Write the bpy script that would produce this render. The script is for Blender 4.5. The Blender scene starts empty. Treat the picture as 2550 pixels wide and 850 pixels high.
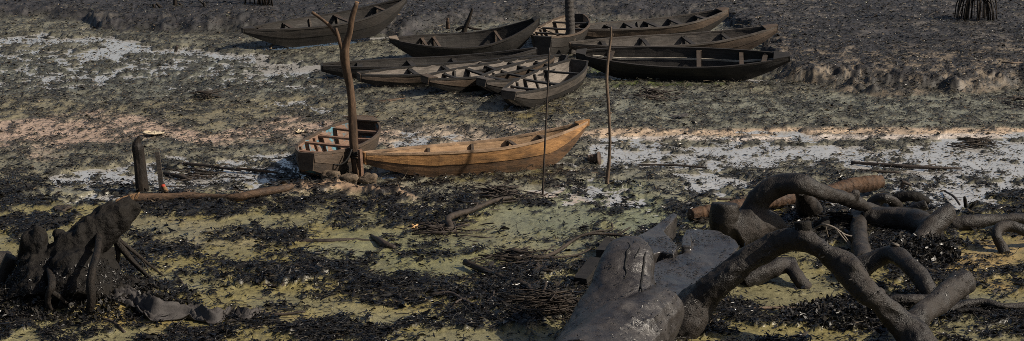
import bpy, math, random
import numpy as np
from mathutils import Vector, Matrix

R = math.radians
rnd = random.Random(11)
rng = np.random.default_rng(7)

# ------------------------------------------------------------------ camera, sky, sun, exposure
F, CU, CV, CAMH, PITCH = 5000.0, 1275.0, 425.0, 7.2, R(13.2)
cam_d = bpy.data.cameras.new('camera')
cam = bpy.data.objects.new('camera', cam_d)
bpy.context.scene.collection.objects.link(cam)
cam.location = (0, 0, CAMH)
cam.rotation_euler = (math.pi / 2 - PITCH, 0, 0)
cam_d.sensor_width = 36.0
cam_d.lens = 36.0 * F / 2550.0
cam_d.clip_end = 3000
sc = bpy.context.scene
sc.camera = cam

SUN_EL = R(39)
SUN_AZ = math.atan2(0.975, -0.22)            # clockwise from +Y (away from the camera)
SUN = Vector((math.sin(SUN_AZ) * math.cos(SUN_EL), math.cos(SUN_AZ) * math.cos(SUN_EL), math.sin(SUN_EL)))
world = bpy.data.worlds.new('World')
sc.world = world
world.use_nodes = True
wn = world.node_tree
bg = wn.nodes['Background']
sky = wn.nodes.new('ShaderNodeTexSky')
sky.sky_type = 'NISHITA'
sky.sun_disc = False
sky.sun_elevation = SUN_EL
sky.sun_rotation = SUN_AZ
sky.air_density = 1.0
sky.dust_density = 3.0
sky.ozone_density = 1.0
wn.links.new(sky.outputs[0], bg.inputs[0])
bg.inputs[1].default_value = 0.06
sun_d = bpy.data.lights.new('sun', 'SUN')
sun_d.energy = 5.0
sun_d.angle = R(0.55)
sun_d.color = (1.0, 0.90, 0.76)
sun_o = bpy.data.objects.new('sun', sun_d)
sc.collection.objects.link(sun_o)
sun_o.rotation_euler = SUN.to_track_quat('Z', 'Y').to_euler()
sun_o.location = SUN * 60
sc.view_settings.view_transform = 'Standard'
sc.view_settings.look = 'None'
sc.view_settings.exposure = 0.42
sc.view_settings.gamma = 1.0
sc.render.engine = 'CYCLES'
sc.cycles.max_bounces = 6
sc.cycles.use_denoising = False
sc.cycles.filter_width = 0.85

COL = sc.collection
CP, SP = math.cos(PITCH), math.sin(PITCH)


def px(u, v, z=0.0):
    """the point of height z seen at photo pixel (u, v)"""
    a, b = (u - CU) / F, (v - CV) / F
    d = Vector((a, CP - b * SP, -SP - b * CP))
    t = (z - CAMH) / d.z
    return Vector((0, 0, CAMH)) + d * t


def depth(p):
    return p[1] * CP - (p[2] - CAMH) * SP


def to_px(X, Y, Z=0.0):
    zc = np.maximum(Y * CP - (Z - CAMH) * SP, 2.0)
    return CU + F * X / zc, CV - F * (Y * SP + (Z - CAMH) * CP) / zc


# ------------------------------------------------------------------ noise
def _h(ix, iy, iz, seed):
    h = (ix.astype(np.uint32) * np.uint32(374761393) + iy.astype(np.uint32) * np.uint32(668265263)
         + iz.astype(np.uint32) * np.uint32(2147483647) + np.uint32((seed * 974634777) & 0xffffffff))
    h = (h ^ (h >> np.uint32(13))) * np.uint32(1274126177)
    h = (h ^ (h >> np.uint32(16))) * np.uint32(2246822519)
    return ((h ^ (h >> np.uint32(15))) & np.uint32(0xffffff)).astype(np.float64) / 16777215.0


def noise2(x, y, seed=0):
    xf, yf = np.floor(x), np.floor(y)
    ix, iy = xf.astype(np.int64), yf.astype(np.int64)
    fx, fy = x - xf, y - yf
    fx = fx * fx * (3 - 2 * fx); fy = fy * fy * (3 - 2 * fy)
    z = np.zeros_like(ix)
    a, b = _h(ix, iy, z, seed), _h(ix + 1, iy, z, seed)
    c, d = _h(ix, iy + 1, z, seed), _h(ix + 1, iy + 1, z, seed)
    return (a * (1 - fx) + b * fx) * (1 - fy) + (c * (1 - fx) + d * fx) * fy


def noise3(p, s, seed=0):
    x, y, z = p[:, 0] * s, p[:, 1] * s, p[:, 2] * s
    xf, yf, zf = np.floor(x), np.floor(y), np.floor(z)
    ix, iy, iz = xf.astype(np.int64), yf.astype(np.int64), zf.astype(np.int64)
    fx, fy, fz = x - xf, y - yf, z - zf
    fx = fx * fx * (3 - 2 * fx); fy = fy * fy * (3 - 2 * fy); fz = fz * fz * (3 - 2 * fz)
    r = 0
    for k in (0, 1):
        a, b = _h(ix, iy, iz + k, seed), _h(ix + 1, iy, iz + k, seed)
        c, d = _h(ix, iy + 1, iz + k, seed), _h(ix + 1, iy + 1, iz + k, seed)
        r = r + ((a * (1 - fx) + b * fx) * (1 - fy) + (c * (1 - fx) + d * fx) * fy) * (fz if k else 1 - fz)
    return r


def fbm(x, y, s, o=4, seed=0, g=0.5):
    t, a, n = 0, 1.0, 0
    for i in range(o):
        t = t + a * noise2(x * s + 17.3 * i, y * s - 9.1 * i, seed + i)
        n += a; a *= g; s *= 2.03
    return t / n


def sst(a, b, x):
    t = np.clip((x - a) / (b - a), 0, 1)
    return t * t * (3 - 2 * t)


# ------------------------------------------------------------------ materials
MATS = {}


def nt(name):
    m = bpy.data.materials.new(name)
    m.use_nodes = True
    MATS[name] = m
    t = m.node_tree
    return m, t, t.nodes['Principled BSDF']


def N(t, kind, **kw):
    n = t.nodes.new(kind)
    for k, v in kw.items():
        if k.startswith('i_'):
            n.inputs[k[2:].replace('_', ' ')].default_value = v
        else:
            setattr(n, k, v)
    return n


def ramp(t, fac, stops):
    r = t.nodes.new('ShaderNodeValToRGB')
    e = r.color_ramp.elements
    while len(e) < len(stops):
        e.new(0.5)
    for el, (p, c) in zip(e, stops):
        el.position = p
        el.color = (c[0], c[1], c[2], 1) if not isinstance(c, float) else (c, c, c, 1)
    t.links.new(fac, r.inputs[0])
    return r.outputs[0]


def mapping(t, scale):
    tc = t.nodes.new('ShaderNodeTexCoord')
    mp = t.nodes.new('ShaderNodeMapping')
    mp.inputs['Scale'].default_value = scale
    t.links.new(tc.outputs['Object'], mp.inputs[0])
    return mp.outputs[0]


def ntex(t, vec, scale, detail=4, rough=0.55):
    n = N(t, 'ShaderNodeTexNoise')
    n.inputs['Scale'].default_value = scale
    n.inputs['Detail'].default_value = detail
    n.inputs['Roughness'].default_value = rough
    t.links.new(vec, n.inputs['Vector'])
    return n.outputs['Fac']


def mix(t, a, b, fac, mode='MIX'):
    n = t.nodes.new('ShaderNodeMixRGB')
    n.blend_type = mode
    for i, s in ((1, a), (2, b)):
        if isinstance(s, tuple):
            n.inputs[i].default_value = (s[0], s[1], s[2], 1)
        else:
            t.links.new(s, n.inputs[i])
    if isinstance(fac, float):
        n.inputs[0].default_value = fac
    else:
        t.links.new(fac, n.inputs[0])
    return n.outputs[0]


def bump(t, b, h, strength, dist):
    n = t.nodes.new('ShaderNodeBump')
    n.inputs['Strength'].default_value = strength
    n.inputs['Distance'].default_value = dist
    t.links.new(h, n.inputs['Height'])
    t.links.new(n.outputs[0], b.inputs['Normal'])


def plank_mat(name, c1, c2, stain, amount=0.5, rough=(0.55, 0.85), spec=0.4):
    """weathered plank: grain along x, blotchy stains, dark pits"""
    m, t, b = nt(name)
    g = ntex(t, mapping(t, (1.2, 22, 26)), 1.6, 6, 0.6)
    base = ramp(t, g, [(0.3, c1), (0.7, c2)])
    s = ntex(t, mapping(t, (1.0, 1.6, 2.6)), 2.6, 6, 0.65)
    lo = 0.68 - 0.3 * amount
    sf = ramp(t, s, [(lo, 0.0), (lo + 0.22, 0.85)])
    c = mix(t, base, stain, sf)
    dk = ntex(t, mapping(t, (1.0, 1.0, 3.0)), 1.7, 7, 0.7)
    c = mix(t, c, ramp(t, dk, [(0.32, 0.38), (0.5, 0.9), (0.7, 1.25)]), 1.0, 'MULTIPLY')
    p = ntex(t, mapping(t, (9, 14, 14)), 5, 4, 0.6)
    pf = ramp(t, p, [(0.62, 0.0), (0.72, 0.75)])
    c = mix(t, c, (stain[0] * .35, stain[1] * .35, stain[2] * .35), pf)
    t.links.new(c, b.inputs['Base Color'])
    rr = ramp(t, s, [(0.3, float(rough[0])), (0.7, float(rough[1]))])
    t.links.new(rr, b.inputs['Roughness'])
    b.inputs['Specular IOR Level'].default_value = spec
    hh = mix(t, g, p, 0.45)
    bump(t, b, hh, 0.7, 0.012)
    return m


def bark_mat(name, c1, c2, rough=(0.35, 0.6), stretch=(1, 1, 1), bs=0.6, bd=0.015, fine=60, spec=0.22):
    m, t, b = nt(name)
    a = ntex(t, mapping(t, stretch), 3.2, 6, 0.62)
    f = ntex(t, mapping(t, stretch), fine, 3, 0.6)
    c = ramp(t, a, [(0.32, c1), (0.68, c2)])
    ff = ramp(t, f, [(0.35, 0.45), (0.65, 1.0)])
    c = mix(t, c, ff, 0.8, 'MULTIPLY')
    t.links.new(c, b.inputs['Base Color'])
    t.links.new(ramp(t, a, [(0.35, float(rough[0])), (0.65, float(rough[1]))]), b.inputs['Roughness'])
    b.inputs['Specular IOR Level'].default_value = spec
    md = ntex(t, mapping(t, stretch), 15, 6, 0.65)
    bump(t, b, mix(t, mix(t, a, f, 0.4), md, 0.5), bs, bd * 1.5)
    return m


def attr_mat(name, attr, rough, spec, fine=None):
    m, t, b = nt(name)
    at = N(t, 'ShaderNodeAttribute', attribute_name=attr)
    t.links.new(at.outputs['Color'], b.inputs['Base Color'])
    b.inputs['Roughness'].default_value = rough
    b.inputs['Specular IOR Level'].default_value = spec
    return m


# ground: colour and dampness are kept per vertex, the shader adds grain and relief
m, t, b = nt('mud')
at = N(t, 'ShaderNodeAttribute', attribute_name='mud')
ob = mapping(t, (1, 1, 1))
n1 = ntex(t, ob, 9, 6, 0.65)
n2 = ntex(t, ob, 55, 4, 0.6)
c = mix(t, at.outputs['Color'], ramp(t, n1, [(0.3, 0.72), (0.5, 1.0), (0.75, 1.22)]), 1.0, 'MULTIPLY')
c = mix(t, c, ramp(t, n2, [(0.32, 0.62), (0.52, 1.0), (0.72, 1.3)]), 1.0, 'MULTIPLY')
t.links.new(c, b.inputs['Base Color'])
ra = N(t, 'ShaderNodeMath', operation='MULTIPLY_ADD')
t.links.new(n1, ra.inputs[0]); ra.inputs[1].default_value = 0.35
t.links.new(at.outputs['Alpha'], ra.inputs[2])
t.links.new(ra.outputs[0], b.inputs['Roughness'])
b.inputs['Specular IOR Level'].default_value = 0.36
bump(t, b, mix(t, n1, n2, 0.5), 0.6, 0.018)

m, t, b = nt('shallow_water')
ob = mapping(t, (1, 1, 1))
w1 = ntex(t, ob, 2.2, 4, 0.6)
t.links.new(ramp(t, w1, [(0.3, (0.27, 0.262, 0.25)), (0.7, (0.36, 0.35, 0.335))]), b.inputs['Base Color'])  # pale base: silt, plus part of the sky reflection put into the colour
b.inputs['Roughness'].default_value = 0.06
b.inputs['IOR'].default_value = 1.7
b.inputs['Specular IOR Level'].default_value = 0.9
bump(t, b, ntex(t, ob, 14, 3, 0.5), 0.05, 0.01)

attr_mat('wet_leaf', 'tint', 0.30, 0.30)
attr_mat('twig_bark', 'tint', 0.5, 0.25)

bark_mat('oil_wood', (0.008, 0.0068, 0.0058), (0.034, 0.0265, 0.0215), (0.34, 0.74), bs=1.0, bd=0.022, fine=60, spec=0.3)
bark_mat('oil_wood_wet', (0.018, 0.0155, 0.0145), (0.044, 0.038, 0.035), (0.30, 0.52), bs=0.8, bd=0.014, fine=60, spec=0.45)
bark_mat('oil_wood_dark', (0.006, 0.005, 0.0045), (0.016, 0.0135, 0.011), (0.6, 0.85), bs=1.0, bd=0.04, fine=34, spec=0.15)
bark_mat('stump_root', (0.007, 0.006, 0.005), (0.03, 0.023, 0.018), (0.5, 0.8), (3, 3, 1), 1.0, 0.02, 30, 0.2)
bark_mat('oil_slab', (0.024, 0.0215, 0.0205), (0.05, 0.045, 0.043), (0.24, 0.42), bs=0.6, bd=0.01, fine=60, spec=0.65)
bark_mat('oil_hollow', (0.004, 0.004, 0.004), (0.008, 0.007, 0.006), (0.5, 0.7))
bark_mat('pale_rim', (0.10, 0.085, 0.07), (0.2, 0.17, 0.14), (0.6, 0.8))
bark_mat('palm_fibre', (0.028, 0.015, 0.009), (0.10, 0.052, 0.024), (0.6, 0.85), (1, 1, 1), 1.0, 0.03, 26, 0.3)
bark_mat('pole_bark', (0.028, 0.018, 0.012), (0.125, 0.076, 0.045), (0.5, 0.8), (2.2, 2.2, 0.5), 0.8, 0.012, 22)
bark_mat('stick_bark', (0.07, 0.05, 0.035), (0.17, 0.12, 0.085), (0.55, 0.8), (3, 3, 0.7), 0.7, 0.008, 30)
bark_mat('dark_stick', (0.022, 0.017, 0.014), (0.065, 0.05, 0.041), (0.45, 0.7), (2, 2, 1), 0.7, 0.008, 40)
bark_mat('cut_wood', (0.16, 0.09, 0.045), (0.30, 0.18, 0.095), (0.6, 0.85), (6, 6, 6))
bark_mat('bollard_wood', (0.006, 0.005, 0.0045), (0.022, 0.015, 0.010), (0.45, 0.8), (2, 2, 0.6), 0.9, 0.02, 18)
bark_mat('ground_log', (0.025, 0.017, 0.012), (0.13, 0.08, 0.048), (0.5, 0.8), (0.8, 2, 2), 0.9, 0.02, 24)
bark_mat('palm_trunk', (0.035, 0.032, 0.03), (0.085, 0.075, 0.068), (0.6, 0.85), (2, 2, 2), 0.8, 0.02, 26)
bark_mat('stone', (0.06, 0.046, 0.033), (0.17, 0.125, 0.085), (0.7, 0.9), (2, 2, 2), 0.7, 0.02, 26)
bark_mat('rusty_iron', (0.05, 0.032, 0.022), (0.12, 0.085, 0.065), (0.4, 0.7), (4, 4, 4), 0.5, 0.01, 40)
bark_mat('rope', (0.03, 0.024, 0.018), (0.09, 0.07, 0.05), (0.7, 0.9), (20, 20, 20), 0.8, 0.01, 60)
bark_mat('dark_cable', (0.01, 0.009, 0.009), (0.022, 0.02, 0.018), (0.4, 0.6), (8, 8, 8))
bark_mat('red_end', (0.35, 0.04, 0.025), (0.5, 0.08, 0.04), (0.6, 0.8), (8, 8, 8))
bark_mat('oily_cloth', (0.035, 0.031, 0.03), (0.075, 0.067, 0.063), (0.6, 0.8), (2, 2, 2), 0.6, 0.012, 120, 0.3)
bark_mat('pale_scrap', (0.42, 0.34, 0.22), (0.62, 0.52, 0.38), (0.7, 0.9), (4, 4, 4))
bark_mat('orange_scrap', (0.5, 0.28, 0.11), (0.62, 0.4, 0.2), (0.7, 0.9), (4, 4, 4))
bark_mat('root_bark', (0.016, 0.0125, 0.010), (0.06, 0.045, 0.034), (0.5, 0.75), (3, 3, 3), 0.8, 0.015, 40)

# boat planking
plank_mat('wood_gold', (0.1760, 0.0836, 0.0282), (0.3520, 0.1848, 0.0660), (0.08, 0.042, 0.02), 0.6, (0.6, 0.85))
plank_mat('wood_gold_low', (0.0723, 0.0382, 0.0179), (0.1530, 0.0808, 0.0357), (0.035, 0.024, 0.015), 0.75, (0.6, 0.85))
plank_mat('wood_gold_rim', (0.1920, 0.1200, 0.0680), (0.3200, 0.2160, 0.1360), (0.08, 0.05, 0.03), 0.45)
plank_mat('wood_gold_in', (0.2456, 0.1445, 0.0723), (0.3757, 0.2456, 0.1373), (0.15, 0.08, 0.04), 0.5)
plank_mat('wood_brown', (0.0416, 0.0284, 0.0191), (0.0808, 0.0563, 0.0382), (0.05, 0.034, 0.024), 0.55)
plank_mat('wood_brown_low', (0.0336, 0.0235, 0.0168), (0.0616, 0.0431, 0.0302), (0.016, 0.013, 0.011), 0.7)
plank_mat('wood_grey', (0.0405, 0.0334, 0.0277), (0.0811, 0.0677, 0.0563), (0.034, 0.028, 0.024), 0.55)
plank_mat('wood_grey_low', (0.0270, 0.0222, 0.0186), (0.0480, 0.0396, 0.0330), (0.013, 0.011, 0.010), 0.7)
plank_mat('wood_pale', (0.10, 0.086, 0.072), (0.20, 0.17, 0.145), (0.07, 0.055, 0.044), 0.35)
plank_mat('wood_dark', (0.0126, 0.0104, 0.0086), (0.0253, 0.0205, 0.0167), (0.012, 0.010, 0.009), 0.6)
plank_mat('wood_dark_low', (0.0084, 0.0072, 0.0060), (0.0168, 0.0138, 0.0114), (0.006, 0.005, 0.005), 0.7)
plank_mat('wood_black', (0.010, 0.009, 0.008), (0.020, 0.017, 0.015), (0.005, 0.005, 0.005), 0.6)
plank_mat('wood_salt', (0.30, 0.27, 0.22), (0.48, 0.44, 0.38), (0.09, 0.075, 0.06), 0.6)
plank_mat('wood_tan', (0.1084, 0.0829, 0.0606), (0.1913, 0.1530, 0.1148), (0.08, 0.055, 0.04), 0.45)
plank_mat('wood_redbrown', (0.0980, 0.0525, 0.0315), (0.1750, 0.0980, 0.0595), (0.05, 0.03, 0.02), 0.5)
# blue paint left in blotches on the inside planks
m, t, b = nt('wood_blue')
g = ntex(t, mapping(t, (1.2, 22, 26)), 1.6, 6, 0.6)
wood = ramp(t, g, [(0.3, (0.10, 0.058, 0.037)), (0.7, (0.20, 0.12, 0.08))])
pn = ntex(t, mapping(t, (1.5, 2.2, 2.2)), 3.0, 6, 0.62)
blue = ramp(t, ntex(t, mapping(t, (3, 3, 3)), 4, 4), [(0.3, (0.015, 0.07, 0.10)), (0.7, (0.06, 0.22, 0.28))])
c = mix(t, wood, blue, ramp(t, pn, [(0.50, 0.0), (0.56, 0.85)]))
t.links.new(c, b.inputs['Base Color'])
b.inputs['Roughness'].default_value = 0.75
bump(t, b, mix(t, g, pn, 0.4), 0.6, 0.01)


# ------------------------------------------------------------------ mesh helpers
def add_obj(name, me, mat=None, parent=None, smooth=False, M=None):
    o = bpy.data.objects.new(name, me)
    COL.objects.link(o)
    if mat is not None:
        me.materials.append(MATS[mat] if isinstance(mat, str) else mat)
    if parent is not None:
        o.parent = parent
    if M is not None:
        o.matrix_world = M
    if smooth:
        me.polygons.foreach_set('use_smooth', np.ones(len(me.polygons), bool))
    return o


def mesh_np(name, V, Fc, nper):
    """fast mesh from arrays; Fc is (n, nper)"""
    me = bpy.data.meshes.new(name)
    me.vertices.add(len(V))
    me.vertices.foreach_set('co', np.asarray(V, np.float32).ravel())
    n = len(Fc)
    me.loops.add(n * nper)
    me.loops.foreach_set('vertex_index', np.asarray(Fc, np.int32).ravel())
    me.polygons.add(n)
    me.polygons.foreach_set('loop_start', np.arange(0, n * nper, nper, dtype=np.int32))
    me.update(calc_edges=True)
    return me


def vcol(me, name, C):
    a = me.color_attributes.new(name, 'FLOAT_COLOR', 'POINT')
    a.data.foreach_set('color', np.asarray(C, np.float32).ravel())


def tag(o, label=None, cat=None, group=None, kind=None):
    if label: o['label'] = label
    if cat: o['category'] = cat
    if group: o['group'] = group
    if kind: o['kind'] = kind
    return o


def empty(name, loc, label, cat, group=None, rotz=0.0):
    e = bpy.data.objects.new(name, None)
    COL.objects.link(e)
    e.location = loc
    e.rotation_euler.z = rotz
    e.empty_display_size = 0.2
    return tag(e, label, cat, group)


class MB:
    def __init__(self):
        self.v, self.f = [], []

    def quadbox(self, A, B):
        """prism between two 4-point rings"""
        n = len(self.v)
        self.v += [tuple(p) for p in A] + [tuple(p) for p in B]
        self.f += [(n, n + 3, n + 2, n + 1), (n + 4, n + 5, n + 6, n + 7)]
        for i in range(4):
            j = (i + 1) % 4
            self.f.append((n + i, n + j, n + 4 + j, n + 4 + i))

    def loft(self, rings):
        """closed rings joined end to end, capped"""
        n = len(self.v); k = len(rings[0])
        for r in rings:
            self.v += [tuple(p) for p in r]
        for a in range(len(rings) - 1):
            for i in range(k):
                j = (i + 1) % k
                self.f.append((n + a * k + i, n + a * k + j, n + a * k + k + j, n + a * k + k + i))
        self.f.append(tuple(n + i for i in reversed(range(k))))
        e = n + (len(rings) - 1) * k
        self.f.append(tuple(e + i for i in range(k)))

    def tube(self, pts, rad, sides=10, step=None, jit=0.0, seed=0, flat=1.0, hollow=None):
        P, Rr = spline(pts, rad, step)
        r_ = random.Random(seed)
        ph = [r_.uniform(0, 6.28) for _ in range(4)]
        tan = [(P[min(i + 1, len(P) - 1)] - P[max(i - 1, 0)]).normalized() for i in range(len(P))]
        ref = Vector((0, 0, 1)) if abs(tan[0].z) < 0.8 else Vector((1, 0, 0))
        nx = tan[0].cross(ref).normalized()
        rings = []
        L = 0.0
        for i, p in enumerate(P):
            if i:
                L += (p - P[i - 1]).length
            nx = (nx - tan[i] * nx.dot(tan[i])).normalized()
            ny = tan[i].cross(nx)
            ring = []
            for k in range(sides):
                a = 2 * math.pi * k / sides
                q = Rr[i] * (1 + jit * (math.sin(2 * a + ph[0] + L * 2.1) * .5 + math.sin(3 * a + ph[1] - L * 3.3) * .3
                                        + math.sin(5 * a + ph[2] + L * 7) * .2 + .5 * math.sin(L * 5 + ph[3])))
                d = nx * math.cos(a) * q + ny * math.sin(a) * q
                ring.append(p + Vector((d.x, d.y, d.z * flat)))
            rings.append(ring)
        self.loft(rings)
        if hollow:
            e = rings[-1]; c = sum(e, Vector()) / len(e)
            self.f.pop()
            n = len(self.v) - len(e)
            tn = tan[-1]
            m1 = len(self.v); self.v += [tuple(c + (q - c) * .62 + tn * Rr[-1] * .12) for q in e]
            m2 = len(self.v); self.v += [tuple(c + (q - c) * .5 - tn * hollow) for q in e]
            k = len(e)
            for i in range(k):
                j = (i + 1) % k
                self.f.append((n + i, n + j, m1 + j, m1 + i))
                self.f.append((m1 + i, m1 + j, m2 + j, m2 + i))
            self.f.append(tuple(m2 + i for i in range(k)))
        return P, Rr

    def mesh(self, name):
        me = bpy.data.meshes.new(name)
        me.from_pydata(self.v, [], self.f)
        me.update()
        return me

    def build(self, name, mat, parent=None, smooth=False, M=None):
        return add_obj(name, self.mesh(name), mat, parent, smooth, M)


def spline(pts, rad, step=None):
    pts = [Vector(p) for p in pts]
    if len(pts) == 2:
        pts = [pts[0], pts[0].lerp(pts[1], .5), pts[1]]
        rad = [rad[0], (rad[0] + rad[1]) / 2, rad[1]]
    tot = sum((pts[i + 1] - pts[i]).length for i in range(len(pts) - 1))
    if step is None:
        step = max(tot / 24, min(rad) * 0.8)
    P, Q = [], []
    ex = [pts[0] * 2 - pts[1]] + pts + [pts[-1] * 2 - pts[-2]]
    er = [rad[0]] + list(rad) + [rad[-1]]
    for i in range(1, len(ex) - 2):
        n = max(2, int((ex[i + 1] - ex[i]).length / step))
        for k in range(n):
            s = k / n
            a, b_, c_, d_ = ex[i - 1], ex[i], ex[i + 1], ex[i + 2]
            P.append(0.5 * ((2 * b_) + (c_ - a) * s + (2 * a - 5 * b_ + 4 * c_ - d_) * s * s + (3 * b_ - a - 3 * c_ + d_) * s ** 3))
            Q.append(er[i] + (er[i + 1] - er[i]) * (s * s * (3 - 2 * s)))
    P.append(pts[-1]); Q.append(rad[-1])
    return P, Q


def T(*rows):
    """tube points from photo pixels: (u, v, z of the axis, radius in photo pixels) -> points, radii"""
    P = [px(r[0], r[1], r[2]) for r in rows]
    return P, [r[3] * depth(p) / F for r, p in zip(rows, P)]


def local(P, o):
    return [Vector(p) - Vector(o) for p in P]


# ------------------------------------------------------------------ boats: pose worked out before the mud is shaped round them
BOATS = []


def boat_spec(**k):
    d = dict(base=0.0, B=0.85, D=0.36, r0=0.08, r1=0.12, k0=0.7, k1=0.8, e0=0.10, e1=0.05, h0=0.13, h1=0.2, heel=0.0, trim=0.0,
             p0=2.2, p1=2.2, bf=0.68, thw=(0.2, 0.45, 0.7), ribs=(), side='wood_grey', low='wood_grey_low', rim='wood_grey',
             inn='wood_grey', tmat='wood_grey', bot='wood_grey', deck0=0.0, deck1=0.0, twid=0.085, tdrop=0.012, endm=None, rk=1.35)
    d.update(k)
    L = 3.0
    for _ in range(8):
        s = math.sin(d['trim'])
        z0 = d['base'] + d['D'] + d['r0'] - s * L / 2
        z1 = d['base'] + d['D'] + d['r1'] + s * L / 2
        A, Bp = px(*d['P0'], z0), px(*d['P1'], z1)
        L = math.hypot(Bp.x - A.x, Bp.y - A.y) / math.cos(d['trim'])
    d['L'] = L
    hd = math.atan2(Bp.y - A.y, Bp.x - A.x)
    d['head'] = hd
    Rm = Matrix.Rotation(hd, 4, 'Z') @ Matrix.Rotation(-d['trim'], 4, 'Y') @ Matrix.Rotation(d['heel'], 4, 'X')
    t0 = Rm @ Vector((-L / 2, 0, d['D'] + d['r0'])); t1 = Rm @ Vector((L / 2, 0, d['D'] + d['r1']))
    mid = (A + Bp) / 2 - (t0 + t1) / 2
    d['M'] = Matrix.Translation(Vector((mid.x, mid.y, d['base']))) @ Rm
    BOATS.append(d)


GR = 'plank canoes stranded on the mud'
GREY = dict(side='wood_grey', low='wood_dark_low', rim='wood_dark_low', inn='wood_pale', tmat='wood_black', bot='wood_dark')  # sunlit inner walls painted pale, shaded floor and low strake painted dark
BRWN = dict(side='wood_brown', low='wood_dark_low', rim='wood_dark_low', inn='wood_pale', tmat='wood_black', bot='wood_dark')  # same painted sun and shade: pale inside, dark floor and low strake
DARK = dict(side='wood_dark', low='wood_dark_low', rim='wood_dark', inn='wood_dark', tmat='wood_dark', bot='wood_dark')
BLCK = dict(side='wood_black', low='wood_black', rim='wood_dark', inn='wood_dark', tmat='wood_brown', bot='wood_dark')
# golden canoe
boat_spec(P0=(909, 381), P1=(1463, 303), base=0.0, B=0.80, D=0.40, r0=0.03, r1=0.26, k0=1.05, k1=0.72, e0=0.07, e1=0.02, h0=0.17, h1=0.07,
          heel=R(-3), trim=R(0.5), p0=2.0, p1=2.3, thw=(0.09, 0.66, 0.80), ribs=(0.3, 0.5), side='wood_gold', low='wood_gold_low', rim='wood_gold_rim',
          inn='wood_gold_in', tmat='wood_brown', bot='wood_gold_in', deck1=0.05, bf=0.74, twid=0.07,
          label='golden brown canoe with a high pointed bow, lit by the sun')
# blue-painted boat
boat_spec(P0=(764, 382), P1=(912, 297), base=0.0, B=0.98, D=0.44, r0=0.04, r1=0.10, k0=0.65, k1=0.3, e0=0.12, e1=0.15, h0=0.26, h1=0.3,
          heel=R(1), trim=R(-1.5), p0=2.4, p1=3.2, thw=(0.14, 0.42, 0.66, 0.82), ribs=(0.28, 0.55), side='wood_brown', low='wood_brown_low', rim='wood_brown',
          inn='wood_blue', tmat='wood_redbrown', bot='wood_blue', bf=0.7, deck1=0.06,
          label='short brown boat with blue paint inside, moored behind the forked pole')
# A back left
boat_spec(P0=(606, 74), P1=(1008, -4), base=0.10, B=0.95, D=0.42, r0=0.04, r1=0.26, k0=1.0, k1=0.9, e0=0.05, e1=0.03, h0=0.08, h1=0.12,
          heel=R(4), trim=R(2.5), p0=1.9, p1=2.2, thw=(0.12, 0.28, 0.62, 0.85), ribs=(0.45,), deck0=0.06,
          label='dark weathered canoe farthest back at left, on the edge of the mud bank', side='wood_dark', low='wood_dark_low', rim='wood_dark', inn='wood_dark', tmat='wood_brown_low', bot='wood_dark')
# B black
boat_spec(P0=(973, 97), P1=(1338, 45), base=0.05, B=0.92, D=0.36, r0=0.10, r1=0.42, k0=0.75, k1=0.7, e0=0.06, e1=0.07, h0=0.07, h1=0.14,
          heel=R(9), trim=R(0), p0=2.2, p1=2.2, thw=(0.24, 0.32, 0.74), ribs=(), deck0=0.05, deck1=0.03, twid=0.05,
          label='pitch black canoe with tan end plate and steep upswept bow', **BLCK)
# C end-on behind palm post
boat_spec(P0=(1352, 92), P1=(1437, 36), base=0.03, B=1.0, D=0.40, r0=0.08, r1=0.10, k0=0.35, k1=0.4, e0=0.17, e1=0.14, h0=0.40, h1=0.3,
          heel=R(0), trim=R(0), p0=2.6, p1=3.0, thw=(0.18, 0.4, 0.62, 0.82), ribs=(0.3, 0.52),
          label='broad tan-grey boat seen end-on behind the palm post', side='wood_dark', low='wood_dark_low', rim='wood_brown', inn='wood_tan',
          tmat='wood_dark', bot='wood_tan')
# D
boat_spec(P0=(1440, 69), P1=(1808, 23), base=0.03, B=0.98, D=0.32, r0=0.03, r1=0.20, k0=0.35, k1=0.8, e0=0.22, e1=0.09, h0=0.24, h1=0.16,
          heel=R(1), trim=R(1), p0=2.6, p1=2.2, thw=(0.24, 0.36, 0.52, 0.66, 0.84), ribs=(0.45,), deck1=0.05, twid=0.13,
          label='brown canoe with broad dark seats, rearmost of the group right of the palm post', side='wood_brown', low='wood_dark', rim='wood_grey', inn='wood_dark', tmat='wood_grey_low', bot='wood_dark')
# E
boat_spec(P0=(1421, 108), P1=(1932, 65), base=0.03, B=0.90, D=0.33, r0=0.04, r1=0.20, k0=0.8, k1=0.9, e0=0.06, e1=0.05, h0=0.1, h1=0.14,
          heel=R(5), trim=R(1), p0=2.3, p1=2.1, thw=(0.16, 0.36, 0.58, 0.76), ribs=(), deck1=0.06,
          label='long canoe with pale grey inner planks, between the seat-filled canoe and the dark one', side='wood_brown', low='wood_brown_low', rim='wood_grey',
          inn='wood_grey', tmat='wood_dark', bot='wood_grey')
# F
boat_spec(P0=(1439, 130), P1=(1964, 138), base=0.09, B=0.92, D=0.38, r0=0.05, r1=0.09, k0=0.9, k1=1.0, e0=0.08, e1=0.07, h0=0.11, h1=0.10,
          heel=R(15), trim=R(0), p0=2.2, p1=2.1, thw=(0.15, 0.58, 0.78, 0.89), ribs=(), deck1=0.07, deck0=0.04, stringer=True,
          label='dark canoe tilted to show its open inside, right of the stick', side='wood_black', low='wood_black', rim='wood_dark', inn='wood_dark', tmat='wood_brown_low', bot='wood_dark')  # black outer planks put the shade of the near side into the colour
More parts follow.
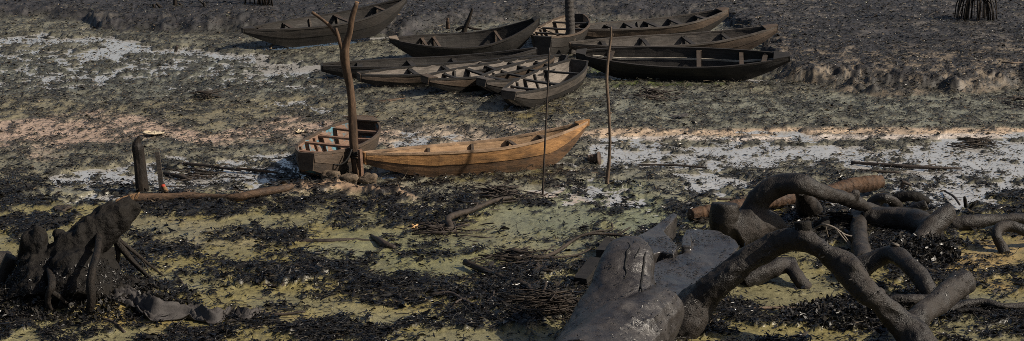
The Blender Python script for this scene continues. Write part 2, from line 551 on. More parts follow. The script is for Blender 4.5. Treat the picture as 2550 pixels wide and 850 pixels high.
# G
boat_spec(P0=(803, 162), P1=(1333, 121), base=-0.03, B=0.72, D=0.32, r0=0.03, r1=0.20, k0=1.0, k1=1.1, e0=0.08, e1=0.05, h0=0.12, h1=0.14,
          heel=R(5), trim=R(0), p0=2.0, p1=2.0, thw=(0.17, 0.42, 0.62), ribs=(), bf=.66,
          label='long low canoe with black outer side, reaching farthest left in the row', side='wood_black', low='wood_black', rim='wood_dark', inn='wood_dark', tmat='wood_dark', bot='wood_dark')
# H
boat_spec(P0=(896, 184), P1=(1340, 141), base=0.0, B=0.70, D=0.30, r0=0.03, r1=0.10, k0=0.9, k1=0.9, e0=0.10, e1=0.06, h0=0.14, h1=0.14,
          heel=R(5), trim=R(0), p0=2.0, p1=2.2, thw=(0.3, 0.5, 0.7), ribs=(),
          label='brown canoe second in the row, just in front of the long black one', **BRWN)
# I
boat_spec(P0=(1060, 194), P1=(1372, 139), base=0.0, B=0.76, D=0.34, r0=0.04, r1=0.08, k0=0.8, k1=0.7, e0=0.11, e1=0.07, h0=0.10, h1=0.14,
          heel=R(5), trim=R(0), p0=2.1, p1=2.3, thw=(0.22, 0.42, 0.56, 0.75), ribs=(0.3,), deck0=0.05,
          label='grey-brown canoe third in the row, its blunt end above green mud', **BRWN)
# J
boat_spec(P0=(1200, 200), P1=(1404, 138), base=0.0, B=0.78, D=0.34, r0=0.04, r1=0.08, k0=0.7, k1=0.7, e0=0.10, e1=0.08, h0=0.11, h1=0.14,
          heel=R(5), trim=R(0), p0=2.1, p1=2.4, thw=(0.2, 0.42, 0.62, 0.8), ribs=(0.3,), deck0=0.06,
          label='grey canoe squeezed against the far side of the nearest grey one', side='wood_grey', low='wood_dark_low', rim='wood_black', inn='wood_pale', tmat='wood_black', bot='wood_dark')  # pale inside and dark floor put sunlight and shade into the planks
# K
boat_spec(P0=(1268, 231), P1=(1441, 151), base=0.0, B=0.86, D=0.36, r0=0.04, r1=0.08, k0=0.75, k1=0.5, e0=0.13, e1=0.18, h0=0.12, h1=0.26,
          heel=R(2), trim=R(0), p0=2.1, p1=2.8, thw=(0.13, 0.26, 0.48, 0.76), ribs=(0.36, 0.62), deck0=0.07,
          label='grey canoe nearest of the row, pointing towards the viewer behind the thin rod', **GREY)


def footprint(X, Y):
    """1 inside any boat's bottom"""
    r = np.zeros_like(X)
    for d in BOATS:
        c, s = math.cos(d['head']), math.sin(d['head'])
        o = d['M'].translation
        lx = (X - o.x) * c + (Y - o.y) * s
        ly = -(X - o.x) * s + (Y - o.y) * c
        ls = lx / (d['L'] * 0.5)
        hw = d['B'] * 0.5 * np.clip(1 - 0.75 * np.abs(ls) ** 2.6, 0.05, 1)
        ins = (1 - sst(0.80, 0.93, np.abs(ls))) * (1 - sst(0.66, 0.86, np.abs(ly) / hw))
        r = np.maximum(r, ins)
    return r


# ------------------------------------------------------------------ mud flat
def band(u, v, pts, soft=1.0):
    """strip round a photo polyline (u, v, half thickness)"""
    p = np.array(pts, float)
    vc, th = np.interp(u, p[:, 0], p[:, 1]), np.interp(u, p[:, 0], p[:, 2])
    e = 1 - sst(0.45, 1.25 * soft, np.abs(v - vc) / th)
    w = 40.0
    return e * sst(p[0, 0] - w, p[0, 0] + w, u) * (1 - sst(p[-1, 0] - w, p[-1, 0] + w, u))


def ell(u, v, cu, cv, ru, rv):
    return 1 - sst(0.45, 1.2, np.sqrt(((u - cu) / ru) ** 2 + ((v - cv) / rv) ** 2))


TOE = np.array([(-900, 46), (0, 50), (195, 52), (235, 76), (420, 86), (620, 88), (700, 90), (850, 78), (930, 92), (1000, 95), (1100, 66), (1340, 54), (1480, 45), (1800, 58), (1870, 100),
                (1930, 165), (1970, 206), (2060, 224), (2200, 235), (2400, 230), (2550, 224), (3500, 215)], float)


def mixc(C, col, w):
    return C * (1 - w[:, None]) + np.array(col)[None, :] * w[:, None]


def mud(X, Y, full=True):
    """height, colour, roughness and litter cover of the flat at world X, Y"""
    X = np.asarray(X, float); Y = np.asarray(Y, float)
    u0, v0 = to_px(X, Y)
    near = np.clip((v0 - 0) / 850, 0, 1)
    wx = fbm(X, Y, 0.55, 3, 3) - .5
    wy = fbm(X, Y, 0.8, 3, 8) - .5
    wf = fbm(X, Y, 3.1, 3, 12) - .5
    u = u0 + 260 * wx + 70 * wf
    v = v0 + (70 + 40 * near) * wy + (30 + 20 * near) * wf
    # ---- litter cover wanted (0..1)
    k = np.full_like(X, 0.52)

    def setk(val, w):
        nonlocal k
        k = k * (1 - w) + val * w
    setk(0.72, band(u, v, [(-900, 190, 70), (700, 200, 60), (1000, 215, 30)]))
    setk(0.62, band(u, v, [(1450, 270, 45), (2000, 285, 45), (3300, 280, 45)]))
    setk(0.30, band(u, v, [(-900, 345, 32), (300, 345, 34), (700, 350, 28), (1050, 345, 24), (1450, 335, 14)]))
    setk(0.36, band(u, v, [(500, 275, 28), (800, 275, 28), (1250, 285, 26)]))
    setk(0.40, band(u, v, [(1480, 400, 60), (2000, 400, 55), (3300, 400, 60)]))
    setk(0.10, band(u, v0 + 14 * wy + 12 * wf, [(1500, 350, 10), (2000, 342, 13), (3300, 334, 13)]))
    setk(0.58, band(u, v, [(-900, 435, 40), (760, 435, 40)]))
    setk(0.31, (sst(520, 560, v)) * np.ones_like(u))
    setk(0.97, band(u, v, [(-900, 512, 22), (300, 512, 24), (720, 520, 26)]))
    setk(0.86, band(u, v, [(560, 525, 34), (1080, 522, 26), (1500, 508, 18)]))
    setk(0.22, ell(u, v, 520, 590, 210, 40)); setk(0.3, ell(u, v, 480, 650, 180, 25))
    setk(0.08, ell(u, v, 1000, 645, 290, 38)); setk(0.12, ell(u, v, 960, 570, 160, 22))
    setk(0.12, ell(u, v, 1330, 545, 190, 40)); setk(0.25, ell(u, v, 1560, 540, 170, 46))
    setk(0.96, band(u, v, [(560, 705, 30), (760, 712, 34), (1080, 715, 26)]))
    setk(0.75, band(u, v, [(640, 640, 14), (960, 650, 12)]))
    setk(0.05, ell(u, v, 960, 792, 190, 38)); setk(0.12, ell(u, v, 660, 800, 110, 34))
    setk(0.92, band(u, v, [(560, 842, 22), (1260, 842, 18)]))
    setk(0.96, ell(u, v, 1350, 760, 160, 120)); setk(0.8, ell(u, v, 1240, 690, 110, 40))
    setk(0.9, ell(u, v, 230, 720, 300, 80)); setk(0.86, ell(u, v, 520, 700, 110, 60))
    setk(0.18, ell(u, v, 300, 815, 180, 22)); setk(0.75, ell(u, v, 60, 560, 130, 30))
    setk(0.95, ell(u, v, 2300, 640, 190, 70)); setk(0.95, ell(u, v, 2080, 560, 180, 60))
    setk(0.06, ell(u, v, 2450, 640, 120, 62)); setk(0.15, ell(u, v, 1890, 745, 110, 45))
    setk(0.9, ell(u, v, 1750, 800, 150, 50)); setk(0.93, ell(u, v, 2150, 800, 200, 50)); setk(0.9, ell(u, v, 2460, 790, 140, 50))
    setk(0.2, ell(u, v, 2090, 520, 70, 16)); setk(0.25, ell(u, v, 2200, 580, 70, 22)); setk(0.25, ell(u, v, 2330, 710, 130, 22))
    setk(0.80, 1 - sst(-14, 6, v - np.interp(u, TOE[:, 0], TOE[:, 1])))
    # ---- open water
    w = np.zeros_like(X)

    def setw(val, m_):
        nonlocal w
        w = np.maximum(w, val * m_)
    setw(0.95, band(u, v, [(-900, 84, 20), (0, 92, 20), (230, 106, 22), (450, 132, 20), (600, 158, 16), (760, 180, 20), (900, 196, 12)]))
    setw(0.50, band(u, v, [(-300, 150, 60), (300, 170, 60), (560, 185, 45), (820, 190, 35)]))
    setw(0.9, band(u, v, [(120, 190, 9), (330, 215, 9)])); setw(1.25, ell(u, v, 380, 128, 210, 12)); setw(1.15, ell(u, v, 130, 96, 130, 8)); setw(1.0, ell(u, v, 760, 186, 90, 8))
    setw(1.0, band(u, v, [(540, 472, 8), (650, 448, 11), (770, 412, 15)]))
    setw(0.95, band(u, v, [(60, 489, 6), (330, 487, 6)])); setw(0.75, band(u, v, [(100, 440, 26), (520, 430, 26), (740, 400, 22)]))
    setw(0.74, band(u, v, [(960, 335, 26), (1150, 345, 20), (1280, 350, 14)])); setw(.6, band(u, v, [(700, 270, 14), (900, 290, 14)]))
    setw(0.80, band(u, v, [(1440, 415, 26), (1600, 395, 40), (1800, 390, 44), (2000, 385, 40), (2300, 400, 60), (3300, 410, 80)]))
    setw(0.9, ell(u, v, 1760, 465, 120, 26)); setw(0.85, ell(u, v, 2000, 500, 120, 24)); setw(0.9, ell(u, v, 2350, 480, 250, 40))
    setw(0.55, ell(u, v, 1500, 510, 160, 30)); setw(.85, ell(u, v, 960, 466, 90, 8)); setw(.7, ell(u, v, 1440, 470, 120, 14))
    setw(.6, ell(u, v, 2200, 830, 200, 20)); setw(.55, ell(u, v, 1840, 840, 120, 14))
    k = np.clip(k * (1 - 0.35 * w) * np.interp(v0, [0, 480, 560, 900], [1, 1, .86, .86]), 0.02, 0.985)
    upz = 1 - sst(400, 560, v)
    lw = 0.50 - 0.30 * upz
    n = lw * (fbm(X, Y, 1.35, 4, 21, 0.6) - .5) + (1 - lw) * (fbm(X, Y, 5.6, 4, 31, 0.72) - .5)
    cdf = 1 / (1 + np.exp(-1.7 * n / 0.068))
    lit = sst(-0.06, 0.06, k - cdf)
    soft = sst(-0.3, 0.3, k - cdf)
    # ---- height
    fine = fbm(X, Y, 7.0, 3, 41, 0.7) - .5
    mid = fbm(X, Y, 1.7, 3, 51) - .5
    rough_amt = 0.026 + 0.04 * soft
    h = 0.040 + 0.025 * soft + (rough_amt * (1 - .45 * upz) + 0.075 * w) * fine * 1.6 + 0.05 * mid * (1 - .4 * w) - 0.078 * w - 0.02 * w * (1 - lit)
    smooth_zone = sst(500, 560, v) * (1 - soft)
    h = h * (1 - .7 * smooth_zone) + 0.7 * smooth_zone * (0.018 + 0.006 * fine)
    # heaps of black litter near the viewer
    uh, vh = u0 + 120 * wx, v0 + 30 * wy
    heap = band(uh, vh, [(600, 708, 34), (1060, 714, 32)]) * 0.03 + ell(uh, vh, 1350, 760, 150, 110) * 0.07 + ell(uh, vh, 1200, 505, 200, 20) * 0.03
    heap = heap + ell(uh, vh, 2290, 640, 90, 38) * 0.12 + ell(uh, vh, 2080, 560, 120, 44) * 0.06 + ell(uh, vh, 2130, 800, 160, 44) * .03
    h = h + heap * (0.35 + 0.45 * soft + 0.7 * soft * (fine + .2))
    # root mound of the stump
    sm = ell(u0, v0, 190, 745, 290, 62)
    h = h + sm * (0.10 + 0.16 * (fbm(X, Y, 2.6, 3, 61) - .35))
    # sandy hump with the stones
    hump = ell(u, v, 890, 474, 170, 20)
    h = h + 0.10 * hump + .05 * ell(u, v, 600, 492, 220, 12)
    # banks at the back
    ytoe = CAMH / np.tan(PITCH + np.arctan((np.interp(u0 + 60 * wf + 90 * wx, TOE[:, 0], TOE[:, 1]) - CV) / F))
    db = Y - ytoe + 1.2 * wy + 0.9 * wf
    hb = np.interp(u0, [-200, 600, 760, 1000, 1700, 2000, 2700], [0.22, 0.24, 0.12, 0.20, 0.14, 0.24, 0.26])
    bank = sst(-0.15, 0.75, db)
    face = bank * (1 - sst(0.8, 2.2, db))
    h = h + hb * bank * (0.75 + 0.5 * (fbm(X, Y, 0.5, 3, 71))) + face * (0.05 * (fbm(X, Y, 3.0, 3, 81) - .5) * 1.6 + 0.11 * (fbm(X, Y, 8.5, 3, 83, .7) - .5))
    far = sst(-60, 0, -v0)
    h = h * (1 - far) + far * (0.25 + 0.12 * (fbm(X, Y, .08, 3, 5) - .5))
    fp = footprint(X, Y)
    h = h * (1 - fp) + fp * np.minimum(h, -0.05)
    if not full:
        return h, lit, k, w, bank
    # ---- colour
    C = np.tile(np.array([0.15, 0.142, 0.104]), (len(X), 1))
    C = mixc(C, (0.165, 0.145, 0.092), band(u, v, [(-900, 275, 34), (600, 280, 34), (1300, 290, 34), (1480, 290, 20)]))
    C = mixc(C, (0.135, 0.138, 0.112), band(u, v, [(-900, 190, 70), (600, 195, 60), (860, 205, 35)]))
    C = mixc(C, (0.16, 0.16, 0.124), band(u, v, [(1450, 270, 50), (2000, 280, 45), (3300, 280, 45)]))
    C = mixc(C, (0.34, 0.25, 0.19), band(u, v, [(-900, 340, 36), (300, 342, 36), (650, 345, 28), (1000, 345, 30), (1250, 350, 24)]))
    C = mixc(C, (0.32, 0.26, 0.20), band(u, v, [(950, 335, 34), (1270, 345, 24), (1420, 340, 12)]))
    C = mixc(C, (0.165, 0.155, 0.118), band(u, v, [(1480, 410, 45), (2000, 400, 40), (3300, 410, 60)]))
    C = mixc(C, (0.17, 0.155, 0.105), band(u, v, [(-900, 435, 40), (760, 435, 36)]))
    ol = sst(470, 530, v)
    C = mixc(C, (0.155, 0.132, 0.055), ol)
    C = mixc(C, (0.138, 0.146, 0.090), ell(u, v, 1480, 540, 330, 70)); C = mixc(C, (0.142, 0.135, 0.066), ell(u, v, 1020, 630, 300, 60))
    C = mixc(C, (0.23, 0.165, 0.07), ell(u, v, 2460, 640, 130, 60)); C = mixc(C, (0.22, 0.165, 0.06), ell(u, v, 300, 815, 200, 26))
    C = mixc(C, (0.20, 0.155, 0.06), ell(u, v, 660, 800, 120, 34)); C = mixc(C, (0.20, 0.165, 0.065), ell(u, v, 960, 790, 200, 44))
    C = mixc(C, (0.165, 0.142, 0.078), ell(u, v, 480, 590, 240, 50))
    pat = sst(.42, .62, fbm(X, Y, .9, 4, 91)) * ol * 0.45
    C = mixc(C, (0.135, 0.132, 0.088), pat)
    C = mixc(C, (0.27, 0.18, 0.115), hump * 0.9); C = mixc(C, (0.2, 0.14, 0.09), band(u, v, [(380, 484, 7), (720, 482, 10)]))
    C = mixc(C, (0.15, 0.12, 0.045), ell(u, v, 1340, 285, 140, 26) * .8); C = mixc(C, (0.07, 0.085, 0.025), ell(u, v, 1650, 202, 260, 12)); C = mixc(C, (0.10, 0.085, 0.03), ell(u, v, 1250, 440, 190, 18) * .8)
    dry = sst(.45, .6, fbm(X, Y, 1.1, 4, 95))
    bk = mixc(np.tile(np.array([0.036, 0.033, 0.033]), (len(X), 1)), (0.16, 0.14, 0.115), dry * .4 * sst(900, 1300, u0))
    rt = sst(1850, 2000, u0) * (1 - sst(2.2, 4.5, db))
    bk = mixc(bk, (0.14, 0.11, 0.076), rt * .8)
    bk = mixc(bk, (0.06, 0.054, 0.046), (1 - sst(1850, 2000, u0)) * face * dry)
    bcol = sst(-.45, .05, db)
    C = C * (1 - bcol[:, None]) + bk * bcol[:, None]
    lc = np.tile(np.array([0.011, 0.0105, 0.011]), (len(X), 1))
    up = 1 - sst(380, 500, v)
    vs_ = v0 + 14 * wy + 12 * wf
    C = mixc(C, (0.40, 0.30, 0.21), band(u, vs_, [(1380, 350, 12), (1600, 337, 10), (2000, 333, 8), (3300, 328, 7)]))
    C = mixc(C, (0.47, 0.41, 0.36), band(u, vs_, [(1500, 360, 4), (1620, 349, 5), (2000, 347, 6), (2300, 343, 6), (3300, 336, 7)]))
    lc = mixc(lc, (0.036, 0.035, 0.029), up * (1 - bank))
    lc = mixc(lc, (0.017, 0.0165, 0.018), bank)
    C = C * (1 - .16 * up * (1 - bank))[:, None]
    sf = .36 * (1 - up)
    la = ((.98 - sf) * lit + sf * soft) * (0.97 - .12 * up * (1 - bank))
    C = C * (1 - la[:, None]) + lc * la[:, None]
    C = C * (0.75 + 0.5 * fbm(X, Y, 3.0, 3, 99))[:, None]
    rough = 0.16 + 0.16 * up + 0.04 * lit - .08 * w + .14 * bank
    return h, C, rough, lit, w, bank


def gz(u, v):
    p = px(u, v)
    return float(mud(np.array([p.x]), np.array([p.y]), False)[0][0])


def gxy(x, y):
    return float(mud(np.array([x]), np.array([y]), False)[0][0])


AP = 18.0
vs = np.concatenate([np.linspace(1300, 872, 90), np.linspace(868, -14, 570)])
yf = CAMH / np.tan(PITCH + np.arctan((vs - CV) / F))
rows = np.concatenate([[-17.0, 0, 6, 10, 12.5, 14.0], yf, [53.5, 57, 62, 70, 85, 110, 150, 220, 350, 600, 1200, 2200]])
tmax = 0.185
side_c = np.linspace(.187, .26, 40)
cols = np.concatenate([[-6, -3, -1.5, -.8, -.5, -.35, -.29], -side_c[::-1], np.linspace(-tmax, tmax, 860), side_c, [.29, .35, .5, .8, 1.5, 3, 6]])
YY, TT = np.meshgrid(rows, cols, indexing='ij')
XX = TT * (YY + AP)
gx, gy = XX.ravel(), YY.ravel()
hh, CC, RR, LIT, WW, BK = mud(gx, gy)
nr, ncl = len(rows), len(cols)
idx = np.arange(nr * ncl).reshape(nr, ncl)
FF = np.stack([idx[:-1, :-1], idx[:-1, 1:], idx[1:, 1:], idx[1:, :-1]], -1).reshape(-1, 4)
me = mesh_np('mud_flat', np.stack([gx, gy, hh], -1), FF, 4)
vcol(me, 'mud', np.concatenate([CC, RR[:, None]], 1))
tag(add_obj('mud_flat', me, 'mud', smooth=True), 'olive and black oil-soaked tidal mud flat', kind='structure')

wm = MB()
wm.v = [(-900, -17, 0), (900, -17, 0), (900, 2000, 0), (-900, 2000, 0)]
wm.f = [(0, 1, 2, 3)]
tag(wm.build('water', 'shallow_water'), 'shallow grey water lying between the mud', kind='structure')


# ------------------------------------------------------------------ litter (uncountable): leaves and twigs
def scatter(n, seed, vpow=1.0, vr=(-12, 960)):
    g = np.random.default_rng(seed)
    u = g.uniform(-260, 2810, n); v = vr[0] + (vr[1] - vr[0]) * g.uniform(0, 1, n) ** vpow
    d = PITCH + np.arctan((v - CV) / F)
    Y = CAMH / np.tan(d)
    zc = Y * CP + CAMH * SP
    X = (u - CU) / F * zc
    return X, Y, u, v, g


def tints(g, n, v, bank):
    base = np.array([[0.012, 0.011, 0.011], [0.020, 0.018, 0.017], [0.035, 0.031, 0.028], [0.06, 0.05, 0.04], [0.13, 0.10, 0.065], [0.2, 0.17, 0.12], [0.07, 0.07, 0.05]])
    up = 1 - sst(380, 520, v)
    r = g.uniform(0, 1, n)
    i = np.where(r < .46, 0, np.where(r < .76, 1, np.where(r < .92, 2, np.where(r < .965, 3, np.where(r < .99, 4, 5)))))
    iu = np.where(r < .30, 1, np.where(r < .56, 2, np.where(r < .72, 6, np.where(r < .86, 3, np.where(r < .955, 4, 5)))))  # far litter: the pale tan tints also paint in glints
    i = np.where(g.uniform(0, 1, n) < up * (1 - .45 * bank), iu, i)
    c = base[i] * (g.uniform(.4, 1.15, n) * (.6 + .35 * up))[:, None]
    return np.concatenate([c, np.ones((n, 1))], 1)


def leaves(n, seed, name, size, label, vr=(-12, 868), gain=1.0):
    X, Y, u, v, g = scatter(n, seed, 0.95, vr)
    h, lit, k, w, bank = mud(X, Y, False)
    fp = footprint(X, Y)
    pr = (0.045 + 0.10 * (1 - sst(400, 520, v)) + 0.85 * lit ** 2) * (1 - 0.35 * w) * np.interp(v, [0, 300, 480, 560], [.7, .6, .6, .62]) * gain
    keep = (g.uniform(0, 1, n) < pr) & (fp < .25)
    X, Y, v, h, bank, lit = X[keep], Y[keep], v[keep], h[keep], bank[keep], lit[keep]
    n = len(X)
    far = np.interp(v, [0, 400, 850], [1.15, 1.0, 1.0])
    L = g.uniform(size[0], size[1], n) * far * np.where(g.uniform(0, 1, n) < .1, 1.8, 1)
    W = L * g.uniform(.12, .38, n)
    yaw = g.uniform(0, 2 * math.pi, n); tilt = np.abs(g.normal(0, .13, n)); roll = g.normal(0, .24, n)
    ca, sa, ct, st = np.cos(yaw), np.sin(yaw), np.cos(tilt), np.sin(tilt)
    ax = np.stack([ca * ct, sa * ct, st], -1)
    sx = np.stack([-sa, ca, np.zeros(n)], -1)
    nz = np.cross(ax, sx)
    side = sx * np.cos(roll)[:, None] + nz * np.sin(roll)[:, None]
    nrm = np.cross(ax, side)
    c0 = np.stack([X, Y, np.maximum(h, 0) + 0.004 + 0.02 * lit * g.uniform(0, 1, n)], -1)
    c0[:, 2] += np.abs(np.sin(roll)) * W * .4
    curl = g.normal(0, .10, n)
    Lc, Wc = L[:, None], W[:, None]
    V = np.stack([c0 - ax * 0, c0 + ax * Lc * .45 + side * Wc * .5 + nrm * (curl * L)[:, None], c0 + ax * Lc + nrm * (curl * L * -.8)[:, None],
                  c0 + ax * Lc * .55 - side * Wc * .5 + nrm * (curl * L)[:, None]], 1).reshape(-1, 3)
    i0 = np.arange(n) * 4
    Fc = np.stack([np.stack([i0, i0 + 1, i0 + 2], -1), np.stack([i0, i0 + 2, i0 + 3], -1)], 1).reshape(-1, 3)
    me = mesh_np(name, V, Fc, 3)
    vcol(me, 'tint', np.repeat(tints(g, n, v, bank), 4, axis=0))
    return tag(add_obj(name, me, 'wet_leaf'), label, 'leaf litter', kind='stuff')


def twigs(n, seed, name, size, rad, label):
    X, Y, u, v, g = scatter(n, seed, 0.85)
    h, lit, k, w, bank = mud(X, Y, False)
    keep = (g.uniform(0, 1, n) < (0.03 + 0.8 * lit ** 2) * (1 - .7 * w)) & (footprint(X, Y) < .2)
    X, Y, v, h, bank, lit = X[keep], Y[keep], v[keep], h[keep], bank[keep], lit[keep]
    n = len(X)
    L = g.uniform(size[0], size[1], n) ** 1.0 * np.interp(v, [0, 850], [1.25, 1]) * np.where(g.uniform(0, 1, n) < .1, 1.9, 1)
    r = g.uniform(rad[0], rad[1], n)
    yaw = g.uniform(0, 2 * math.pi, n); tilt = np.abs(g.normal(0, .16, n))
    ax = np.stack([np.cos(yaw) * np.cos(tilt), np.sin(yaw) * np.cos(tilt), np.sin(tilt)], -1)
    sx = np.stack([-np.sin(yaw), np.cos(yaw), np.zeros(n)], -1)
    nz = np.cross(ax, sx)
    c0 = np.stack([X, Y, np.maximum(h, 0) + r + .02 * lit], -1)
    bend = g.normal(0, .14, n); bz = g.normal(.02, .06, n)
    V = []
    for s, rr in ((0, 1.0), (.35, .95), (.7, .8), (1., .45)):
        q = s * (1 - s) * 4
        cc = c0 + ax * (L * s)[:, None] + sx * (bend * L * q)[:, None] + nz * (bz * L * q)[:, None]
        for a in (0.5, 2.6, 4.7):
            V.append(cc + (sx * math.cos(a) + nz * math.sin(a)) * (r * rr)[:, None])
    V = np.stack(V, 1).reshape(-1, 3)
    i0 = np.arange(n) * 12
    Fc = []
    for a in range(3):
        for k_ in range(3):
            j = (k_ + 1) % 3
            Fc.append(np.stack([i0 + a * 3 + k_, i0 + a * 3 + j, i0 + a * 3 + 3 + j, i0 + a * 3 + 3 + k_], -1))
    Fc = np.stack(Fc, 1).reshape(-1, 4)
    me = mesh_np(name, V, Fc, 4)
    vcol(me, 'tint', np.repeat(tints(g, n, v, bank), 12, axis=0))
    return tag(add_obj(name, me, 'twig_bark'), label, 'twig litter', kind='stuff')


leaves(330000, 5, 'leaf_litter', (0.024, 0.095), 'black rotting leaves strewn over the near olive mud', (455, 1010), 1.15)
leaves(520000, 15, 'leaf_litter', (0.020, 0.07), 'dark leaf bits and flakes strewn over the far grey mud', (-12, 470), .85)
twigs(42000, 6, 'twig_litter', (0.05, 0.22), (0.0022, 0.0055), 'thin broken twigs scattered over the oily mud')


# ------------------------------------------------------------------ boats
def build_boat(d):
    L, D, B = d['L'], d['D'], d['B']
    o = bpy.data.objects.new('canoe', None)
    COL.objects.link(o)
    o.matrix_world = d['M']
    o.empty_display_size = 0.3
    tag(o, d['label'], 'canoe', GR)
    zg0, zg1 = D + d['r0'], D + d['r1']

    def zg(s):
        return D + d['r0'] * max(0, 1 - 2 * s) ** 1.9 + d['r1'] * max(0, 2 * s - 1) ** 1.9

    def rak(s):
        return max(0, 1 - s * L / d['k0']), max(0, 1 - (1 - s) * L / d['k1'])

    def zk(s):
        a, c_ = rak(s)
        return (zg0 - d['h0']) * a ** d['rk'] + (zg1 - d['h1']) * c_ ** d['rk']

    def wg(s):
        return B / 2 - (B / 2 - d['e0']) * max(0, 1 - 2 * s) ** d['p0'] - (B / 2 - d['e1']) * max(0, 2 * s - 1) ** d['p1']

    def wb(s):
        a, c_ = rak(s); a = max(a, c_)
        return wg(s) * (d['bf'] * (1 - a) + 0.86 * a)

    def side_pt(s, f, sg, off=0.0):
        y = wb(s) + (wg(s) - wb(s)) * f + 0.018 * math.sin(math.pi * f) + off
        return Vector((s * L - L / 2, sg * max(y, 0.004), zk(s) + (zg(s) - zk(s)) * f))

    jr = random.Random(hash(d['label']) & 0 or int(L * 1000))
    Nst = 30
    th = 0.022
    for sg in (-1, 1):
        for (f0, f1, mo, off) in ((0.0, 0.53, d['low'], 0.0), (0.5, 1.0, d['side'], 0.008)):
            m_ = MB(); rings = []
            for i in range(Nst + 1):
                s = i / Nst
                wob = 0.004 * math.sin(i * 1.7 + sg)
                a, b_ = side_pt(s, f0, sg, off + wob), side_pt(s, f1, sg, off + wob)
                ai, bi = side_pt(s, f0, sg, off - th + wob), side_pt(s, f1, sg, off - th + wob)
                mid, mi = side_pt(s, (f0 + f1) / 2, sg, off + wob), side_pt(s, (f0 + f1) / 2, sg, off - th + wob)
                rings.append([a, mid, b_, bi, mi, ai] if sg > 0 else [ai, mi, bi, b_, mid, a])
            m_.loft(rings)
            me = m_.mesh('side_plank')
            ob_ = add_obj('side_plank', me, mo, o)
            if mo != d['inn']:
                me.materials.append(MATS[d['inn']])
                k = 6
                mi_ = np.zeros(len(me.polygons), np.int32)
                inner = (3, 4) if sg > 0 else (0, 1)
                for q in range(Nst * k):
                    if q % k in inner:
                        mi_[q] = 1
                me.polygons.foreach_set('material_index', mi_)
        # gunwale rail
        m_ = MB(); rings = []
        for i in range(Nst + 1):
            s = i / Nst
            p = side_pt(s, 1, sg)
            w_ = 0.020 + .003 * math.sin(i * 2.3)
            z0, z1 = p.z - 0.022, p.z + 0.016
            yi, yo = max(abs(p.y) - w_, 0.001), abs(p.y) + 0.015
            pts = [(p.x, sg * yi, z0), (p.x, sg * yo, z0), (p.x, sg * yo, z1), (p.x, sg * yi, z1)]
            rings.append(pts if sg > 0 else pts[::-1])
        m_.loft(rings)
        m_.build('gunwale', d['rim'], o)
    # bottom, three boards
    for j in range(3):
        m_ = MB(); rings = []
        for i in range(Nst + 1):
            s = i / Nst
            x = s * L - L / 2
            w_ = wb(s) - 0.004
            ya, yb = -w_ + 2 * w_ * j / 3 + 0.002, -w_ + 2 * w_ * (j + 1) / 3 - 0.002
            z = zk(s)
            rings.append([(x, ya, z), (x, yb, z), (x, yb, z + .024), (x, ya, z + .024)])
        m_.loft(rings)
        m_.build('bottom_plank', d['bot'] if j != 1 else d['inn'], o)
    # end boards
    for s, e, dx in ((0.0, 'e0', -1), (1.0, 'e1', 1)):
        x = s * L - L / 2
        yt, yb, z0, z1 = wg(s) + .012, wb(s) + .004, zk(s) - 0.004, zg(s) + 0.012
        m_ = MB()
        A = [(x - dx * .004, -yb, z0), (x - dx * .004, yb, z0), (x - dx * .004, yt, z1), (x - dx * .004, -yt, z1)]
        Bq = [(x + dx * .028, -yb, z0 + .01), (x + dx * .028, yb, z0 + .01), (x + dx * .028, yt, z1), (x + dx * .028, -yt, z1)]
        m_.quadbox(A, Bq) if dx < 0 else m_.quadbox(A[::-1], Bq[::-1])
        m_.build('end_board', d['side'], o)
        dl = d['deck0'] if s == 0 else d['deck1']
        if dl:
            m_ = MB(); rings = []
            for i in range(5):
                q = i / 4 * dl
                ss = q if s == 0 else 1 - q
                w_ = wg(ss) + .01
                xx = ss * L - L / 2 - (dx * -.03 if i == 0 else 0)
                z = zg(ss) + 0.0185
                rings.append([(xx, -w_, z), (xx, w_, z), (xx, w_, z + .02), (xx, -w_, z + .02)])
            if s > 0: rings = rings[::-1]
            m_.loft(rings)
            m_.build('end_deck', 'wood_tan' if ('tan end plate' in d['label'] and s == 0) else d['side'], o)
    # a pale weathered stringer along the inner side
    if d.get('stringer'):
        for sg in (-1, 1):
            m_ = MB(); rings = []
            for i in range(2, Nst - 1):
                s = i / Nst
                a = side_pt(s, .46, sg, -.02); b_ = side_pt(s, .52, sg, -.045)
                pts = [(a.x, b_.y, a.z - .008), (a.x, a.y, a.z - .008), (a.x, a.y, b_.z + .008), (a.x, b_.y, b_.z + .008)]
                rings.append(pts if sg > 0 else pts[::-1])
            m_.loft(rings); m_.build('stringer', 'wood_salt', o)
    # thwarts and the frames below them
    for s in d['thw']:
        s = s + jr.uniform(-.008, .008)
        x = s * L - L / 2
        w_ = wg(s) - 0.022
        z = zg(s) - d['tdrop'] - jr.uniform(0.01, .03)
        sk = jr.uniform(-.035, .035)
        h_ = d['twid'] * jr.uniform(.85, 1.2) / 2
        m_ = MB(); rings = []
        for q in (-1, -.4, .3, 1):
            zz = z - .008 * (1 - q * q) * jr.uniform(0, 2)
            y = w_ * q
            rings.append([(x + sk * q - h_, y, zz - .03), (x + sk * q + h_, y, zz - .03), (x + sk * q + h_, y, zz), (x + sk * q - h_, y, zz)])
        m_.loft([r_[::-1] for r_ in rings])
        m_.build('thwart', d['tmat'], o)
    for s in list(d['thw']) + list(d['ribs']):
        for sg in (-1, 1):
            m_ = MB(); rings = []
            for f in (0.03, .35, .7, .93):
                p = side_pt(s, f, sg, -0.016)
                pi = side_pt(s, f, sg, -0.058)
                rings.append([(p.x - .022, p.y, p.z), (p.x + .022, p.y, p.z), (p.x + .022, pi.y, p.z), (p.x - .022, pi.y, p.z)])
            m_.loft(rings if sg < 0 else [r_[::-1] for r_ in rings])
            m_.build('frame_rib', d['tmat'], o)
    return o


